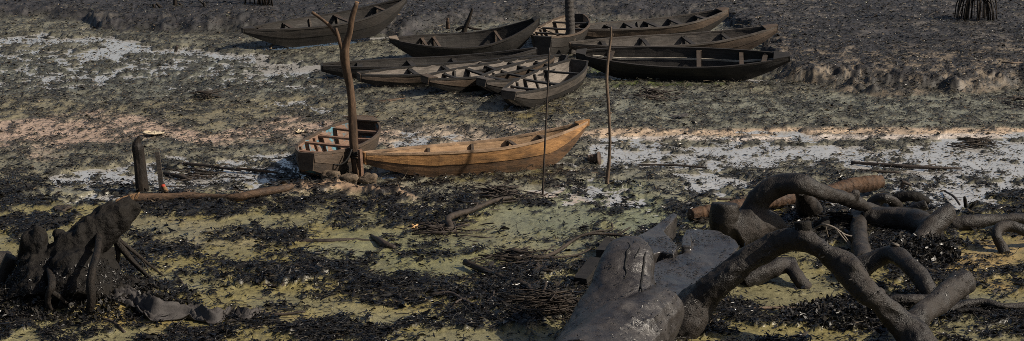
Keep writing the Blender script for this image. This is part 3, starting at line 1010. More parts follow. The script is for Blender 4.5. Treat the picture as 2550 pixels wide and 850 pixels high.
boat_objs = [build_boat(d) for d in BOATS]


# ------------------------------------------------------------------ poles and posts
def single(name, mb, mat, label, cat, group=None, smooth=True, org=None):
    """one-mesh thing with its origin at its base"""
    V = np.array(mb.v)
    if org is None:
        org = Vector((V[:, 0].mean(), V[:, 1].mean(), V[:, 2].min()))
    mb.v = [tuple(Vector(p) - org) for p in mb.v]
    o = mb.build(name, mat, None, smooth)
    o.location = org
    return tag(o, label, cat, group)


def part(name, mb, mat, parent, smooth=True):
    """part of a thing: world coordinates turned into the thing's"""
    inv = Matrix.Translation(-parent.location)
    mb.v = [tuple(inv @ Vector(p)) for p in mb.v]
    return mb.build(name, mat, parent, smooth)


def at_depth(u, v, Y):
    a, b = (u - CU) / F, (v - CV) / F
    d = Vector((a, CP - b * SP, -SP - b * CP))
    return Vector((0, 0, CAMH)) + d * (Y / d.y)


def upright(base, rows, dy=None):
    """points standing over a ground pixel: rows of (u, v, radius px[, extra depth])"""
    g = px(*base, 0.0)
    P, Q = [], []
    for r in rows:
        p = at_depth(r[0], r[1], g.y + (r[3] if len(r) > 3 else 0))
        P.append(p); Q.append(r[2] * depth(p) / F)
    return P, Q


# forked mooring pole
base = px(890, 446); e = empty('mooring_pole', (base.x, base.y, gz(890, 446)), 'tall forked wooden pole standing among stones beside the two moored boats', 'pole')
m_ = MB(); P, Q = upright((890, 446), [(893, 466, 12.5), (889, 430, 12), (883, 380, 10.5), (879, 330, 10), (876, 260, 9.8), (871, 215, 9.5), (862, 170, 10), (858, 132, 11), (863, 108, 8.5), (871, 80, 8), (875, 52, 8.5), (881, 28, 8), (889, 6, 6)])
m_.tube(P, Q, 14, 0.04, 0.16, 3); part('pole_stem', m_, 'pole_bark', e)
m_ = MB(); P, Q = upright((890, 446), [(858, 134, 7.5), (849, 112, 6), (842, 90, 5.2), (836, 70, 4)]); m_.tube(P, Q, 10, .03, .1, 4); part('fork', m_, 'pole_bark', e)
m_ = MB(); P, Q = upright((890, 446), [(838, 88, 4, .1), (820, 64, 4, .12), (800, 47, 3.6, .15), (777, 31, 3.4, .2)]); m_.tube(P, Q, 8, .03, .1, 5); part('side_branch', m_, 'pole_bark', e)
m_ = MB(); P, Q = upright((890, 446), [(888.6, 7, 5.8), (889.2, 4.5, 5.4)]); m_.tube(P, Q, 12, .02); part('cut_end', m_, 'cut_wood', e)
# rope wound round the pole and looping to the boat
m_ = MB()
for k_ in range(5):
    zc = 374 + k_ * 5
    ring = []
    c0 = at_depth(884, zc, base.y); rr = .074
    pts = [c0 + Vector((math.cos(a) * rr, math.sin(a) * rr, .02 * math.sin(a + k_))) for a in np.linspace(0, 6.2, 15)]
    m_.tube(pts, [.009] * 15, 6)
part('rope_winding', m_, 'dark_cable', e)
m_ = MB(); P, Q = upright((890, 446), [(896, 373, 6, -.12), (899, 415, 6, -.12), (901, 455, 6, -.12)])
m_.tube(P, Q, 4, .1); part('stake', m_, 'wood_redbrown', e, False)


def cable(name, pts, r, mat, label, cat='rope'):
    m_ = MB(); m_.tube(pts, [r] * len(pts), 7)
    return single(name, m_, mat, label, cat)


Y0 = base.y
cable('mooring_rope', [at_depth(876, 372, Y0 - .1), at_depth(868, 392, Y0 - .16), at_depth(855, 407, Y0 - .2), at_depth(838, 411, Y0 - .22), at_depth(824, 404, Y0 - .2), at_depth(815, 388, Y0 - .14), at_depth(808, 380, Y0 - .08)], .014, 'dark_cable',
      'thick dark rope sagging from the forked pole to the blue-painted boat')
cable('mooring_line', [at_depth(757, 384, Y0 - .05), at_depth(735, 388, Y0 - .1), at_depth(700, 394, Y0 - .1), px(655, 397, .05)], .007, 'rope', 'thin line running left from the blue-painted boat to the mud', 'rope')

# palm post
b0 = px(1420, 137); e = empty('palm_post', (b0.x, b0.y, gz(1420, 137)), 'ringed palm trunk post standing in the middle of the boats', 'post')
m_ = MB(); P, Q = upright((1420, 137), [(1424, 150, 13), (1422, 120, 12), (1420, 60, 11.5), (1417, 0, 11), (1415, -60, 10.5), (1414, -150, 10), (1414, -230, 9.5)])
PP, QQ = spline(P, Q, .03)
PP2 = []; QQ2 = []
for i, (p, q) in enumerate(zip(PP, QQ)):
    QQ2.append(q * (1.0 + (.05 if i % 3 == 0 else -.02) + rnd.uniform(-.02, .02)))
m_.tube(PP, QQ2, 12, .018, .04, 8); part('trunk', m_, 'palm_trunk', e)
m_ = MB()
for k_ in range(2):
    c0 = at_depth(1420, 96 + k_ * 4, b0.y)
    pts = [c0 + Vector((math.cos(a) * .105, math.sin(a) * .105, .02 * math.sin(a))) for a in np.linspace(0, 6.2, 15)]
    m_.tube(pts, [.012] * 15, 6)
part('rope_winding', m_, 'rope', e)
cable('tie_rope', [at_depth(1422, 98, b0.y - .1), at_depth(1390, 88, b0.y - .1), at_depth(1350, 72, b0.y + .1), at_depth(1312, 56, b0.y + .1)], .010, 'rope', 'brown rope from the palm post to the upswept bow of the black canoe')
cable('bow_line', [at_depth(1424, 98, b0.y - .12), at_depth(1450, 104, b0.y - .15), at_depth(1475, 112, b0.y - .3), at_depth(1500, 124, b0.y - .45)], .008, 'rope', 'rope from the palm post to the tilted dark canoe')

m_ = MB(); P, Q = upright((1351, 491), [(1351, 500, 2.8), (1352, 470, 2.7), (1356, 380, 2.4), (1361, 280, 2.2), (1366, 180, 2), (1368, 119, 1.7)]); m_.tube(P, Q, 8, .08, .06, 1)
single('rod', m_, 'dark_stick', 'thin black rod stuck upright in the mud before the golden canoe', 'rod')
b0 = px(1514, 461); e = empty('stick_pole', (b0.x, b0.y, gz(1514, 461)), 'thin crooked brown stick standing upright right of the golden canoe', 'stick')
m_ = MB(); P, Q = upright((1514, 461), [(1511, 470, 5), (1513, 440, 4.7), (1517, 400, 4.4), (1519, 340, 4.2), (1515, 260, 3.9), (1511, 200, 3.7), (1515, 140, 3.4), (1521, 95, 3), (1522, 67, 2.2)]); m_.tube(P, Q, 9, .04, .14, 2)
part('stick_stem', m_, 'stick_bark', e)
m_ = MB(); P, Q = upright((1514, 461), [(1518, 108, 2), (1525, 92, 1.8), (1526, 84, 1.4)]); m_.tube(P, Q, 7, .03); part('twig_stub', m_, 'stick_bark', e)
m_ = MB(); P, Q = upright((1514, 461), [(1517, 285, 3), (1523, 280, 2.2)]); m_.tube(P, Q, 6, .02); part('twig_stub', m_, 'stick_bark', e)

m_ = MB(); P, Q = upright((354, 484), [(356, 497, 17), (354, 470, 16.5), (350, 430, 15.5), (346, 395, 15), (343, 372, 15.5), (341, 362, 13.5), (342, 353, 9), (345, 346, 5.5), (347, 339, 2.5)]); m_.tube(P, Q, 11, .05, .13, 4)
single('bollard_post', m_, 'bollard_wood', 'stout charred post with a blunt pointed top beside the flat stake', 'post', smooth=False)
m_ = MB(); g0 = px(402, 480)
P, Q = upright((402, 480), [(403, 490, 6), (399, 435, 6), (391, 379, 6)])
rings = []
for p in P:
    rings.append([p + Vector((-.034, -.012, 0)), p + Vector((.034, -.012, 0)), p + Vector((.034, .012, 0)), p + Vector((-.034, .012, 0))])
m_.loft(rings); single('flat_stake', m_, 'wood_grey', 'flat narrow grey board stake next to the charred post', 'stake', smooth=False)
e = empty('wood_stub', px(411, 477, gz(411, 477)), 'small wooden stub with a red end at the foot of the flat stake', 'wood stub')
m_ = MB(); P, Q = T((416, 480, .05, 6), (411, 472, .11, 6), (406, 463, .17, 5.5)); m_.tube(P, Q, 9, .02, .1); part('stub', m_, 'cut_wood', e)
m_ = MB(); P, Q = T((406.3, 463.5, .168, 5.8), (405, 461, .185, 4)); m_.tube(P, Q, 9, .01, .15); part('red_tip', m_, 'red_end', e)

m_ = MB(); P, Q = T((318, 494, .09, 12), (380, 493, .09, 11.5), (440, 492, .09, 12), (470, 490, .1, 13), (520, 492, .09, 11), (590, 492, .12, 10.5), (620, 486, .15, 9.5), (650, 480, .17, 9.5), (690, 473, .19, 8.5), (715, 468, .2, 8.5), (728, 462, .22, 6)); m_.tube(P, Q, 14, .05, .16, 31)
single('fallen_log', m_, 'ground_log', 'slender brown log lying on the mud behind the black stump', 'log')


# ------------------------------------------------------------------ stones, reel, scraps
def blob(c, r, seed, sq=(1, 1, .7), n=14, amp=.5):
    V, Fq = [], []
    for i in range(n + 1):
        th_ = math.pi * i / n
        for j in range(n * 2):
            ph_ = math.pi * j / n
            V.append((math.sin(th_) * math.cos(ph_), math.sin(th_) * math.sin(ph_), math.cos(th_)))
    k = n * 2
    for i in range(n):
        for j in range(k):
            Fq.append((i * k + j, (i + 1) * k + j, (i + 1) * k + (j + 1) % k, i * k + (j + 1) % k))
    V = np.array(V)
    d = 1 + amp * 2 * (noise3(V + seed * 3.7, 1.5, seed) - .5) + amp * .6 * (noise3(V + seed, 4, seed + 1) - .5)
    V = np.sign(V) * np.abs(V) ** .72 * d[:, None] * np.array(sq) * r
    m = MB(); m.v = [tuple(Vector(c) + Vector(p)) for p in V]; m.f = Fq
    return m


for i, (u, v, r, sq, lab) in enumerate([
        (826, 447, 22, (1.1, .8, .72), 'smooth greenish stone leaning at the foot of the forked pole, leftmost'),
        (871, 450, 22, (1, .9, .75), 'square brown stone right in front of the forked pole'),
        (912, 450, 20, (1.1, .8, .75), 'rough brown stone just right of the forked pole'),
        (849, 448, 15, (1.1, .9, .6), 'small pale stone wedged between the two larger ones'),
        (930, 462, 11, (1, .9, .6), 'small rubble stone farthest right of the pole')]):
    c0 = px(u, v, .08); rr = r * depth(c0) / F
    g0 = gxy(c0.x, c0.y)
    single('stone', blob((c0.x, c0.y, g0 + rr * sq[2] * .55), rr, 5 + i, sq), 'stone', lab, 'stone', 'stones round the foot of the forked pole')

# cable reel beside the golden bow
c0 = px(1478, 396, .09)
e = empty('cable_reel', (c0.x, c0.y, gxy(c0.x, c0.y)), 'small rusty ribbed reel lying on the mud right of the golden bow', 'reel')
ax = Vector((.9, -.25, .12)).normalized()
m_ = MB(); pts = []; rad = []
for i in range(15):
    pts.append(c0 + ax * (-.085 + .012 * i)); rad.append(.058 + (.012 if i % 2 else 0) + .025 * i / 14)
m_.tube(pts, rad, 18, .012); part('drum', m_, 'rusty_iron', e)
m_ = MB(); m_.tube([c0 + ax * .085, c0 + ax * .10], [.115, .11], 20, .01); part('flange', m_, 'rusty_iron', e)
cable('cable', [c0 - ax * .08 + Vector((0, 0, .0)), px(1450, 392, .05), px(1428, 388, .05), px(1405, 387, .08)], .012, 'dark_cable', 'dark cable running from the golden bow to the rusty reel', 'cable')


def rag(name, u, v, w, hgt, mat, label, cat, seed, thick=.008):
    c0 = px(u, v); g0 = gxy(c0.x, c0.y)
    sc_ = depth(c0) / F
    n = 14
    m_ = MB(); r_ = np.random.default_rng(seed)
    top = []
    for i in range(n):
        for j in range(n):
            a, b_ = (i / (n - 1) - .5), (j / (n - 1) - .5)
            x = a * w * sc_ * (1 + .3 * math.sin(5 * b_ + seed)); y = b_ * hgt * sc_ * 3.6 * (1 + .3 * math.sin(6 * a + seed))
            z = .02 + .05 * float(noise2(np.array([a * 5 + seed]), np.array([b_ * 5]), seed)[0])
            top.append((c0.x + x, c0.y + y, g0 + z))
    m_.v = top + [(p[0], p[1], p[2] - thick) for p in top]
    N2 = n * n
    for i in range(n - 1):
        for j in range(n - 1):
            q = [i * n + j, (i + 1) * n + j, (i + 1) * n + j + 1, i * n + j + 1]
            m_.f.append(tuple(q)); m_.f.append(tuple(N2 + k for k in reversed(q)))
    ed = [i * n for i in range(n)] + [(n - 1) * n + j for j in range(1, n)] + [i * n + n - 1 for i in reversed(range(n - 1))] + [j for j in reversed(range(1, n - 1))]
    for a, b_ in zip(ed, ed[1:] + ed[:1]):
        m_.f.append((b_, a, N2 + a, N2 + b_))
    return single(name, m_, mat, label, cat)


rag('plastic_scrap', 382, 347, 44, 9, 'pale_scrap', 'crumpled cream plastic scrap on the pale mud behind the charred post', 'scrap', 2)
rag('plastic_scrap', 142, 13, 42, 7, 'orange_scrap', 'flat orange-tan scrap on the bank at upper left', 'scrap', 3)
rag('plastic_scrap', 748, 341, 20, 6, 'pale_scrap', 'small pale scrap left of the blue-painted boat', 'scrap', 4)
rag('dead_leaf', 1033, 582, 14, 8, 'orange_scrap', 'single tan dead leaf beside the crooked branch', 'leaf', 5, .004)
rag('bark_piece', 155, 529, 36, 16, 'root_bark', 'dark brown slab of bark behind the stump', 'bark', 7, .03)
rag('bark_piece', 1340, 690, 60, 20, 'root_bark', 'rusty brown bark piece among the branches left of the split trunk', 'bark', 9, .02)
rag('oily_rag', 1690, 300, 40, 8, 'oily_cloth', 'dark rag on the grey-green mud below the tilted canoe', 'rag', 12)


# ------------------------------------------------------------------ blended wood: tubes merged by a voxel remesh, then roughened
def merged(name, tubes, mat, vox=.02, amp=.012, parent=None, label=None, cat=None, group=None, grooves=(), freq=6.0, coarse=.03, extra=None, smooth_it=6, fibre=0.0):
    m_ = MB()
    for tb in tubes:
        m_.tube(tb[0], tb[1], tb[2].get('sides', 16) if len(tb) > 2 else 16, None, tb[2].get('jit', .08) if len(tb) > 2 else .08, len(m_.v) % 97,
                tb[2].get('flat', 1.0) if len(tb) > 2 else 1.0, tb[2].get('hollow') if len(tb) > 2 else None)
    if extra:
        extra(m_)
    me = m_.mesh(name)
    o = bpy.data.objects.new(name, me); COL.objects.link(o)
    rm = o.modifiers.new('remesh', 'REMESH'); rm.mode = 'VOXEL'; rm.voxel_size = vox
    sm = o.modifiers.new('smooth', 'SMOOTH'); sm.iterations = smooth_it; sm.factor = .5
    dg = bpy.context.evaluated_depsgraph_get(); dg.update()
    me2 = bpy.data.meshes.new_from_object(o.evaluated_get(dg))
    bpy.data.objects.remove(o); bpy.data.meshes.remove(me)
    nv = len(me2.vertices)
    V = np.empty(nv * 3, np.float32); me2.vertices.foreach_get('co', V); V = V.reshape(-1, 3).astype(float)
    Nn = np.empty(nv * 3, np.float32); me2.vertices.foreach_get('normal', Nn); Nn = Nn.reshape(-1, 3).astype(float)
    dsp = coarse * 2 * (noise3(V, 2.2, 3) - .5) + amp * 2 * (noise3(V, freq, 5) - .5) + amp * 1.2 * (noise3(V, freq * 2.6, 6) - .5)
    if fibre:
        dsp = dsp + fibre * 2 * (noise3(V * np.array([1, 1, .16]), 13, 9) - .5)
    V = V + Nn * dsp[:, None]
    for (A, Bp, wd, dp) in grooves:
        A, Bp = np.array(A), np.array(Bp); ab = Bp - A
        tt = np.clip(((V - A) @ ab) / (ab @ ab), 0, 1)
        q = A + tt[:, None] * ab
        q = q + (.02 * np.sin(tt * 9))[:, None] * np.array([1, 0, 0])
        ds = np.linalg.norm((V - q) * np.array([1, .25, .25]), axis=1)
        V = V - Nn * (dp * (1 - sst(.2, 1, ds / wd)))[:, None]
    org = Vector((V[:, 0].mean(), V[:, 1].mean(), V[:, 2].min())) if parent is None else parent.location
    V = V - np.array(org)
    me2.vertices.foreach_set('co', V.astype(np.float32).ravel()); me2.update()
    me2.name = name
    me2.materials.clear()
    o = add_obj(name, me2, mat, parent, True)
    if parent is None:
        o.location = org
        tag(o, label, cat, group)
    return o


def tb(rows, **k):
    P, Q = T(*rows)
    return (P, Q, k)


LG = 'oil-coated logs and roots lying on the mud'

def flecks(o, n, seed, size=(.02, .06), up=0.2, lift=.006, dark=1.0, name='stuck_litter', parent=None, zmax=9.0):
    """bits of leaf stuck on a surface: one uncountable part of its thing"""
    g = np.random.default_rng(seed)
    me0 = o.data
    nv = len(me0.vertices)
    V = np.empty(nv * 3, np.float32); me0.vertices.foreach_get('co', V); V = V.reshape(-1, 3).astype(float)
    Nn = np.empty(nv * 3, np.float32); me0.vertices.foreach_get('normal', Nn); Nn = Nn.reshape(-1, 3).astype(float)
    cl = noise3(V, 2.5, seed) + .4 * noise3(V, 7, seed + 1)
    idx_ = np.nonzero((Nn[:, 2] > up) & (cl > .62) & (V[:, 2] < zmax))[0]
    if len(idx_) == 0:
        return
    i = g.choice(idx_, n)
    c, nn = V[i] + Nn[i] * lift, Nn[i]
    A = np.cross(nn, g.normal(0, 1, (n, 3))); A /= np.linalg.norm(A, axis=1)[:, None] + 1e-9
    A = A + nn * g.uniform(0, .5, n)[:, None]
    Bv = np.cross(nn, A)
    L = g.uniform(size[0], size[1], n); W = L * g.uniform(.15, .45, n)
    Q = np.stack([c, c + A * (L * .5)[:, None] + Bv * (W * .5)[:, None] + nn * .006, c + A * L[:, None], c + A * (L * .5)[:, None] - Bv * (W * .5)[:, None] + nn * .006], 1).reshape(-1, 3)
    i0 = np.arange(n) * 4
    Fc = np.stack([np.stack([i0, i0 + 1, i0 + 2], -1), np.stack([i0, i0 + 2, i0 + 3], -1)], 1).reshape(-1, 3)
    me = mesh_np(name, Q, Fc, 3)
    c = np.tile(np.array([[.016, .0145, .013, 1]]), (n, 1)); c[:, :3] *= (dark * g.uniform(.4, 2.6, n))[:, None]
    vcol(me, 'tint', np.repeat(c, 4, axis=0))
    f = add_obj(name, me, 'wet_leaf', o if parent is None else parent)
    tag(f, kind='stuff')
    return f


# the split trunk in front, with its long arching limb
c0 = px(1620, 830)
big = empty('fallen_tree', (c0.x, c0.y, 0), 'huge oil-blackened fallen trunk with cracked upright tongue and long arching limb, right foreground', 'fallen tree', LG)
G1 = [px(1566, 600, 1.18), px(1556, 690, .95)]
G2 = [px(1612, 625, 1.10), px(1596, 720, .85)]


def prism(m, poly, zt, zb, shrink=.9):
    # a slab whose top outline is given by photo pixels at height zt
    top = [px(u, v, zt) for u, v in poly]
    c = sum(top, Vector()) / len(top)
    bot = [Vector((c.x + (p.x - c.x) * shrink, c.y + (p.y - c.y) * shrink, zb)) for p in top]
    m.loft([bot, top])


def slab(m):
    prism(m, [(1560, 760), (1680, 765), (1720, 726), (1800, 665), (1842, 612), (1815, 588), (1790, 576), (1745, 570), (1716, 571), (1702, 584), (1708, 596), (1722, 604), (1722, 616), (1700, 630), (1660, 640), (1622, 654), (1590, 690)], .40, -.05, .95)
    prism(m, [(1696, 612), (1722, 612), (1724, 590), (1718, 568), (1706, 572), (1698, 590)], .47, .0, .9)


def wedge(m):
    prism(m, [(1612, 636), (1566, 600), (1600, 578), (1633, 559), (1662, 539), (1676, 530), (1686, 534), (1672, 552), (1655, 573), (1672, 592), (1690, 612), (1678, 632), (1645, 626)], .46, .16, .96)
    prism(m, [(1600, 640), (1580, 612), (1640, 580), (1660, 600), (1660, 640)], .22, -.05, .95)


def tongue(m):
    rows_ = [(1450, 940, .25, 150, 100), (1490, 850, .40, 135, 95), (1528, 760, .60, 108, 70), (1553, 690, .82, 82, 50), (1562, 640, 1.0, 68, 36), (1560, 612, 1.08, 50, 26), (1556, 597, 1.12, 30, 16)]
    rings = []
    axd = Vector((0.93, .36, 0)).normalized(); nd = Vector((.36, -.6, .55)).normalized()
    P = [px(r[0], r[1], r[2]) for r in rows_]
    PP, RA = spline(P, [r[3] for r in rows_], .08); _, RB = spline(P, [r[4] for r in rows_], .08)
    for p, a, b_ in zip(PP, RA, RB):
        s_ = depth(p) / F
        rings.append([p + axd * math.cos(q) * a * s_ + nd * math.sin(q) * b_ * s_ for q in np.linspace(0, 2 * math.pi, 25)[:-1]])
    m.loft(rings)


TK = merged('trunk', [
    tb([(1450, 970, .2, 130), (1530, 880, .34, 108), (1590, 820, .42, 88), (1625, 786, .47, 76), (1640, 772, .49, 70)]),
], 'oil_wood_wet', .015, .010, big, extra=tongue, coarse=.03, smooth_it=3)
LB = merged('limb', [
    tb([(1672, 815, .08, 62), (1705, 785, .24, 54), (1740, 745, .42, 45), (1785, 706, .62, 39), (1850, 655, .86, 36), (1895, 628, .99, 36), (1935, 609, 1.09, 34), (1975, 598, 1.17, 35), (2002, 597, 1.20, 35), (2030, 610, 1.16, 29),
        (2062, 630, 1.08, 25), (2100, 655, .98, 28), (2122, 682, .90, 28), (2140, 712, .79, 25), (2165, 738, .69, 28), (2192, 758, .60, 28), (2236, 798, .40, 34), (2275, 832, .26, 42), (2300, 880, .1, 48)], jit=.15),
    tb([(2264, 822, .27, 34), (2300, 784, .36, 30), (2340, 748, .43, 27), (2376, 720, .48, 26), (2404, 699, .52, 27)], jit=.1),
    tb([(2100, 660, .98, 22), (2126, 672, .96, 18), (2138, 690, .88, 8)]),
    tb([(2185, 735, .66, 20), (2196, 724, .72, 10)]),
], 'oil_wood', .017, .016, big, coarse=.04, smooth_it=4)
WS = merged('wedge_slab', [], 'oil_slab', .016, .008, big, extra=wedge, coarse=.015, smooth_it=3)
BS = merged('broken_slab', [], 'oil_slab', .016, .010, big, extra=slab, coarse=.02, smooth_it=3)

def on_surface(o, path, n=14):
    """points of a mesh seen along a photo polyline"""
    me0 = o.data; nv = len(me0.vertices)
    V = np.empty(nv * 3, np.float32); me0.vertices.foreach_get('co', V); V = V.reshape(-1, 3).astype(float) + np.array(big.location)
    uu, vv = to_px(V[:, 0], V[:, 1], V[:, 2])
    zc = V[:, 1] * CP - (V[:, 2] - CAMH) * SP
    p = np.array(path, float); q = np.linspace(0, 1, len(p)); out = []
    for s_ in np.linspace(0, 1, n):
        pu, pv = np.interp(s_, q, p[:, 0]), np.interp(s_, q, p[:, 1])
        near_ = np.nonzero((np.abs(uu - pu) < 5) & (np.abs(vv - pv) < 5))[0]
        if len(near_):
            out.append(Vector(V[near_[np.argmin(zc[near_])]]))
    return out


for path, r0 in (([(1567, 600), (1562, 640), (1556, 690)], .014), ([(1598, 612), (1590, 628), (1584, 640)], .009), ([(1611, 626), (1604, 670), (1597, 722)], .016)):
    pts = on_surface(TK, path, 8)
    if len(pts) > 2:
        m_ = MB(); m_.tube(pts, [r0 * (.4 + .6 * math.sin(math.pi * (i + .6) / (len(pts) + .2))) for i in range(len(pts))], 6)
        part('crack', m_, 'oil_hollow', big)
flecks(WS, 250, 1); flecks(BS, 500, 2); flecks(TK, 350, 3); flecks(LB, 500, 4, up=-.6)



def knot(rows_, mat, parent, hol=.06):
    P, Q = T(*rows_)
    m_ = MB(); m_.tube(P, Q, 16, .02, .06, 3, 1.0, hol)
    return part('knot', m_, mat, parent)


knot([(1999, 600, 1.16, 36), (2000, 578, 1.28, 27), (2000, 564, 1.35, 22), (1999, 553, 1.40, 23)], 'oil_wood_dark', big)

# second tree: sawn stump and arching limb behind
merged('fallen_tree', [
    tb([(1815, 590, .10, 40), (1808, 560, .30, 37), (1806, 530, .48, 35), (1807, 508, .60, 34)]),
    tb([(1825, 590, .15, 40), (1870, 560, .28, 48), (1915, 560, .25, 40), (1945, 575, .15, 26)]),
    tb([(1862, 566, .25, 38), (1874, 530, .43, 32), (1888, 500, .60, 29), (1912, 476, .74, 27), (1945, 462, .83, 25), (1978, 458, .88, 24), (2005, 462, .87, 24), (2040, 475, .78, 22), (2081, 489, .64, 20), (2130, 504, .45, 18), (2165, 518, .25, 17), (2190, 530, .1, 15)], jit=.13),
    tb([(2118, 502, .5, 15), (2128, 488, .58, 12), (2134, 475, .66, 11)]),
    tb([(1996, 474, .7, 18), (2004, 498, .45, 22), (2014, 520, .2, 28), (2022, 535, .0, 32)]),
], 'oil_wood', .02, .012, None, 'oil-coated log with round sawn stump and humped limb, behind the huge trunk', 'fallen tree', LG, coarse=.028)

# fibrous palm log
m_ = MB()
P, Q = T((1720, 537, .12, 17), (1800, 523, .14, 18), (1950, 496, .17, 18), (2060, 478, .2, 19), (2120, 464, .22, 19.5), (2170, 457, .23, 19), (2194, 453, .23, 16))
PP, QQ = spline(P, Q, .03)
m_.tube(PP, [q * (1 + (.05 if rnd.random() < .3 else -.02) + rnd.uniform(-.05, .04)) for i, q in enumerate(QQ)], 16, .015, .10, 5)
single('palm_log', m_, 'palm_fibre', 'rusty brown ringed palm log lying straight behind the humped limb', 'log', LG)

merged('oily_log', [tb([(2132, 532, .10, 19), (2137, 560, .14, 19), (2142, 600, .17, 20), (2148, 650, .16, 21)], jit=.14)], 'oil_wood', .018, .012, None, 'short ringed black log pointing at the viewer between the two arching limbs', 'log', LG)
merged('oily_log', [
    tb([(2150, 545, .12, 30), (2220, 548, .14, 36), (2290, 562, .16, 36), (2320, 575, .2, 30)]),
    tb([(2282, 622, .06, 34), (2300, 592, .18, 31), (2325, 560, .32, 28), (2350, 538, .42, 24), (2368, 524, .48, 20)]),
    tb([(2262, 620, .08, 20), (2290, 610, .12, 24), (2310, 620, .02, 22)]),
], 'oil_wood', .02, .014, None, 'thick black log with a forked branch rising to the right, left of the ochre pool', 'log', LG)
merged('oily_log', [tb([(2150, 530, .2, 9), (2200, 523, .22, 12), (2260, 521, .2, 11), (2330, 533, .14, 8)], flat=.7)], 'oil_wood_dark', .016, .01, None, 'flat black slab log lying across behind the forked log', 'log', LG)
merged('oily_log', [tb([(2365, 558, .10, 16), (2420, 553, .13, 17), (2480, 547, .14, 16), (2560, 545, .14, 15), (2660, 550, .14, 14)])], 'oil_wood', .018, .01, None, 'long straight black log running off the right edge above the ochre pool', 'log', LG)
merged('root', [tb([(2504, 634, .0, 15), (2494, 612, .10, 15), (2482, 590, .22, 15), (2487, 571, .30, 15), (2512, 562, .33, 15), (2545, 572, .28, 15), (2590, 590, .15, 15), (2630, 610, 0, 15)])], 'oil_wood', .016, .01, None, 'hooked black root arching over the ochre pool at the right edge', 'root', LG)
KB = merged('oily_log', [
    tb([(2120, 690, .05, 34), (2150, 662, .22, 32), (2190, 640, .34, 27), (2226, 632, .42, 24), (2262, 660, .38, 21), (2292, 690, .28, 20), (2313, 722, .18, 20), (2322, 750, .05, 20)]),
], 'oil_wood', .016, .01, None, 'black arched branch with a pale hollow knot on top', 'branch', LG)
knot([(2222, 634, .40, 18), (2227, 620, .48, 14), (2229, 611, .53, 12.5)], 'oil_wood', KB)
knot([(2228.8, 611.5, .528, 12), (2230, 607, .55, 11)], 'pale_rim', KB)
merged('branch', [tb([(1850, 705, .06, 24), (1890, 683, .16, 24), (1935, 662, .24, 23), (1975, 655, .24, 20)]),
                  tb([(1962, 650, .24, 14), (1975, 672, .2, 18), (1995, 700, .1, 20), (2010, 720, .0, 20)])], 'oil_wood', .018, .012, None, 'low forked black branch seen under the long arching limb', 'branch', LG)
merged('branch', [tb([(2205, 750, .12, 14), (2260, 748, .15, 15), (2320, 745, .15, 14)])], 'oil_wood', .016, .01, None, 'short black branch lying behind the cut side limb', 'branch', LG)
merged('root', [tb([(2360, 778, .05, 13), (2400, 760, .12, 14), (2450, 754, .14, 13), (2500, 764, .12, 12), (2600, 764, .08, 12)])], 'oil_wood', .015, .01, None, 'wavy black root running off the lower right edge', 'root', LG)
merged('root', [tb([(2168, 512, .12, 13), (2185, 497, .22, 13), (2205, 493, .26, 12), (2225, 500, .2, 11), (2240, 512, .08, 10)]),
                tb([(2195, 500, .2, 9), (2180, 520, .1, 9), (2172, 530, .0, 9)])], 'oil_wood', .014, .008, None, 'small knotted black root at the end of the humped limb', 'root', LG)
merged('root', [tb([(2215, 500, .12, 12), (2250, 490, .2, 13), (2285, 492, .2, 12), (2310, 502, .08, 11)])], 'oil_wood_dark', .014, .008, None, 'bowed dark root behind the sawn billet', 'root', LG)
merged('billet', [tb([(2268, 528, .1, 16), (2290, 517, .18, 16), (2310, 508, .24, 15)])], 'oil_wood', .014, .006, None, 'short sawn billet with a flat end, above the forked log', 'billet', LG)
merged('root', [tb([(2035, 575, .05, 20), (2050, 560, .18, 16), (2056, 548, .22, 13)])], 'oil_wood_dark', .014, .012, None, 'stubby black root knob just right of the hollow knot', 'root', LG)
merged('billet', [tb([(2395, 705 + 45, .02, 0.1 + 16), (2398, 702 + 30, .06, 14)])], 'oil_wood', .014, .006, None, 'dark billet end poking up by the cut side limb', 'billet', LG)

# squared timber left of the tongue
def beam(name, a, b_, w_, h_, mat, label, cat):
    a, b_ = Vector(a), Vector(b_)
    d_ = (b_ - a).normalized(); s_ = d_.cross(Vector((0, 0, 1))).normalized(); u_ = s_.cross(d_)
    m_ = MB(); rings = []
    for i in range(6):
        p = a.lerp(b_, i / 5)
        j = 1 + rnd.uniform(-.05, .05)
        rings.append([p - s_ * w_ * j - u_ * h_, p + s_ * w_ * j - u_ * h_, p + s_ * w_ + u_ * h_ * j, p - s_ * w_ + u_ * h_ * j])
    m_.loft(rings)
    return single(name, m_, mat, label, cat, smooth=False)


beam('timber', px(1446, 706, .14), px(1488, 655, .28), .09, .08, 'wood_black', 'squared black timber end left of the cracked tongue', 'timber')
beam('timber', px(1496, 632, .14), px(1518, 600, .18), .06, .05, 'wood_black', 'dark timber stub behind the cracked tongue', 'timber')


# ------------------------------------------------------------------ branches and sticks
def branch(rows, mat, label, subs=(), cat='branch', name='branch', group='loose sticks and branches on the mud'):
    P, Q = T(*rows)
    m_ = MB(); m_.tube(P, Q, 8, None, .1, int(rows[0][0]))
    if not subs:
        return single(name, m_, mat, label, cat, group)
    e_ = empty(name, (P[0].x, P[0].y, gxy(P[0].x, P[0].y)), label, cat, group)
    part('branch_stem', m_, mat, e_)
    for s_ in subs:
        P, Q = T(*s_)
        m_ = MB(); m_.tube(P, Q, 6, None, .08, 3); part('side_twig', m_, mat, e_)
    return e_


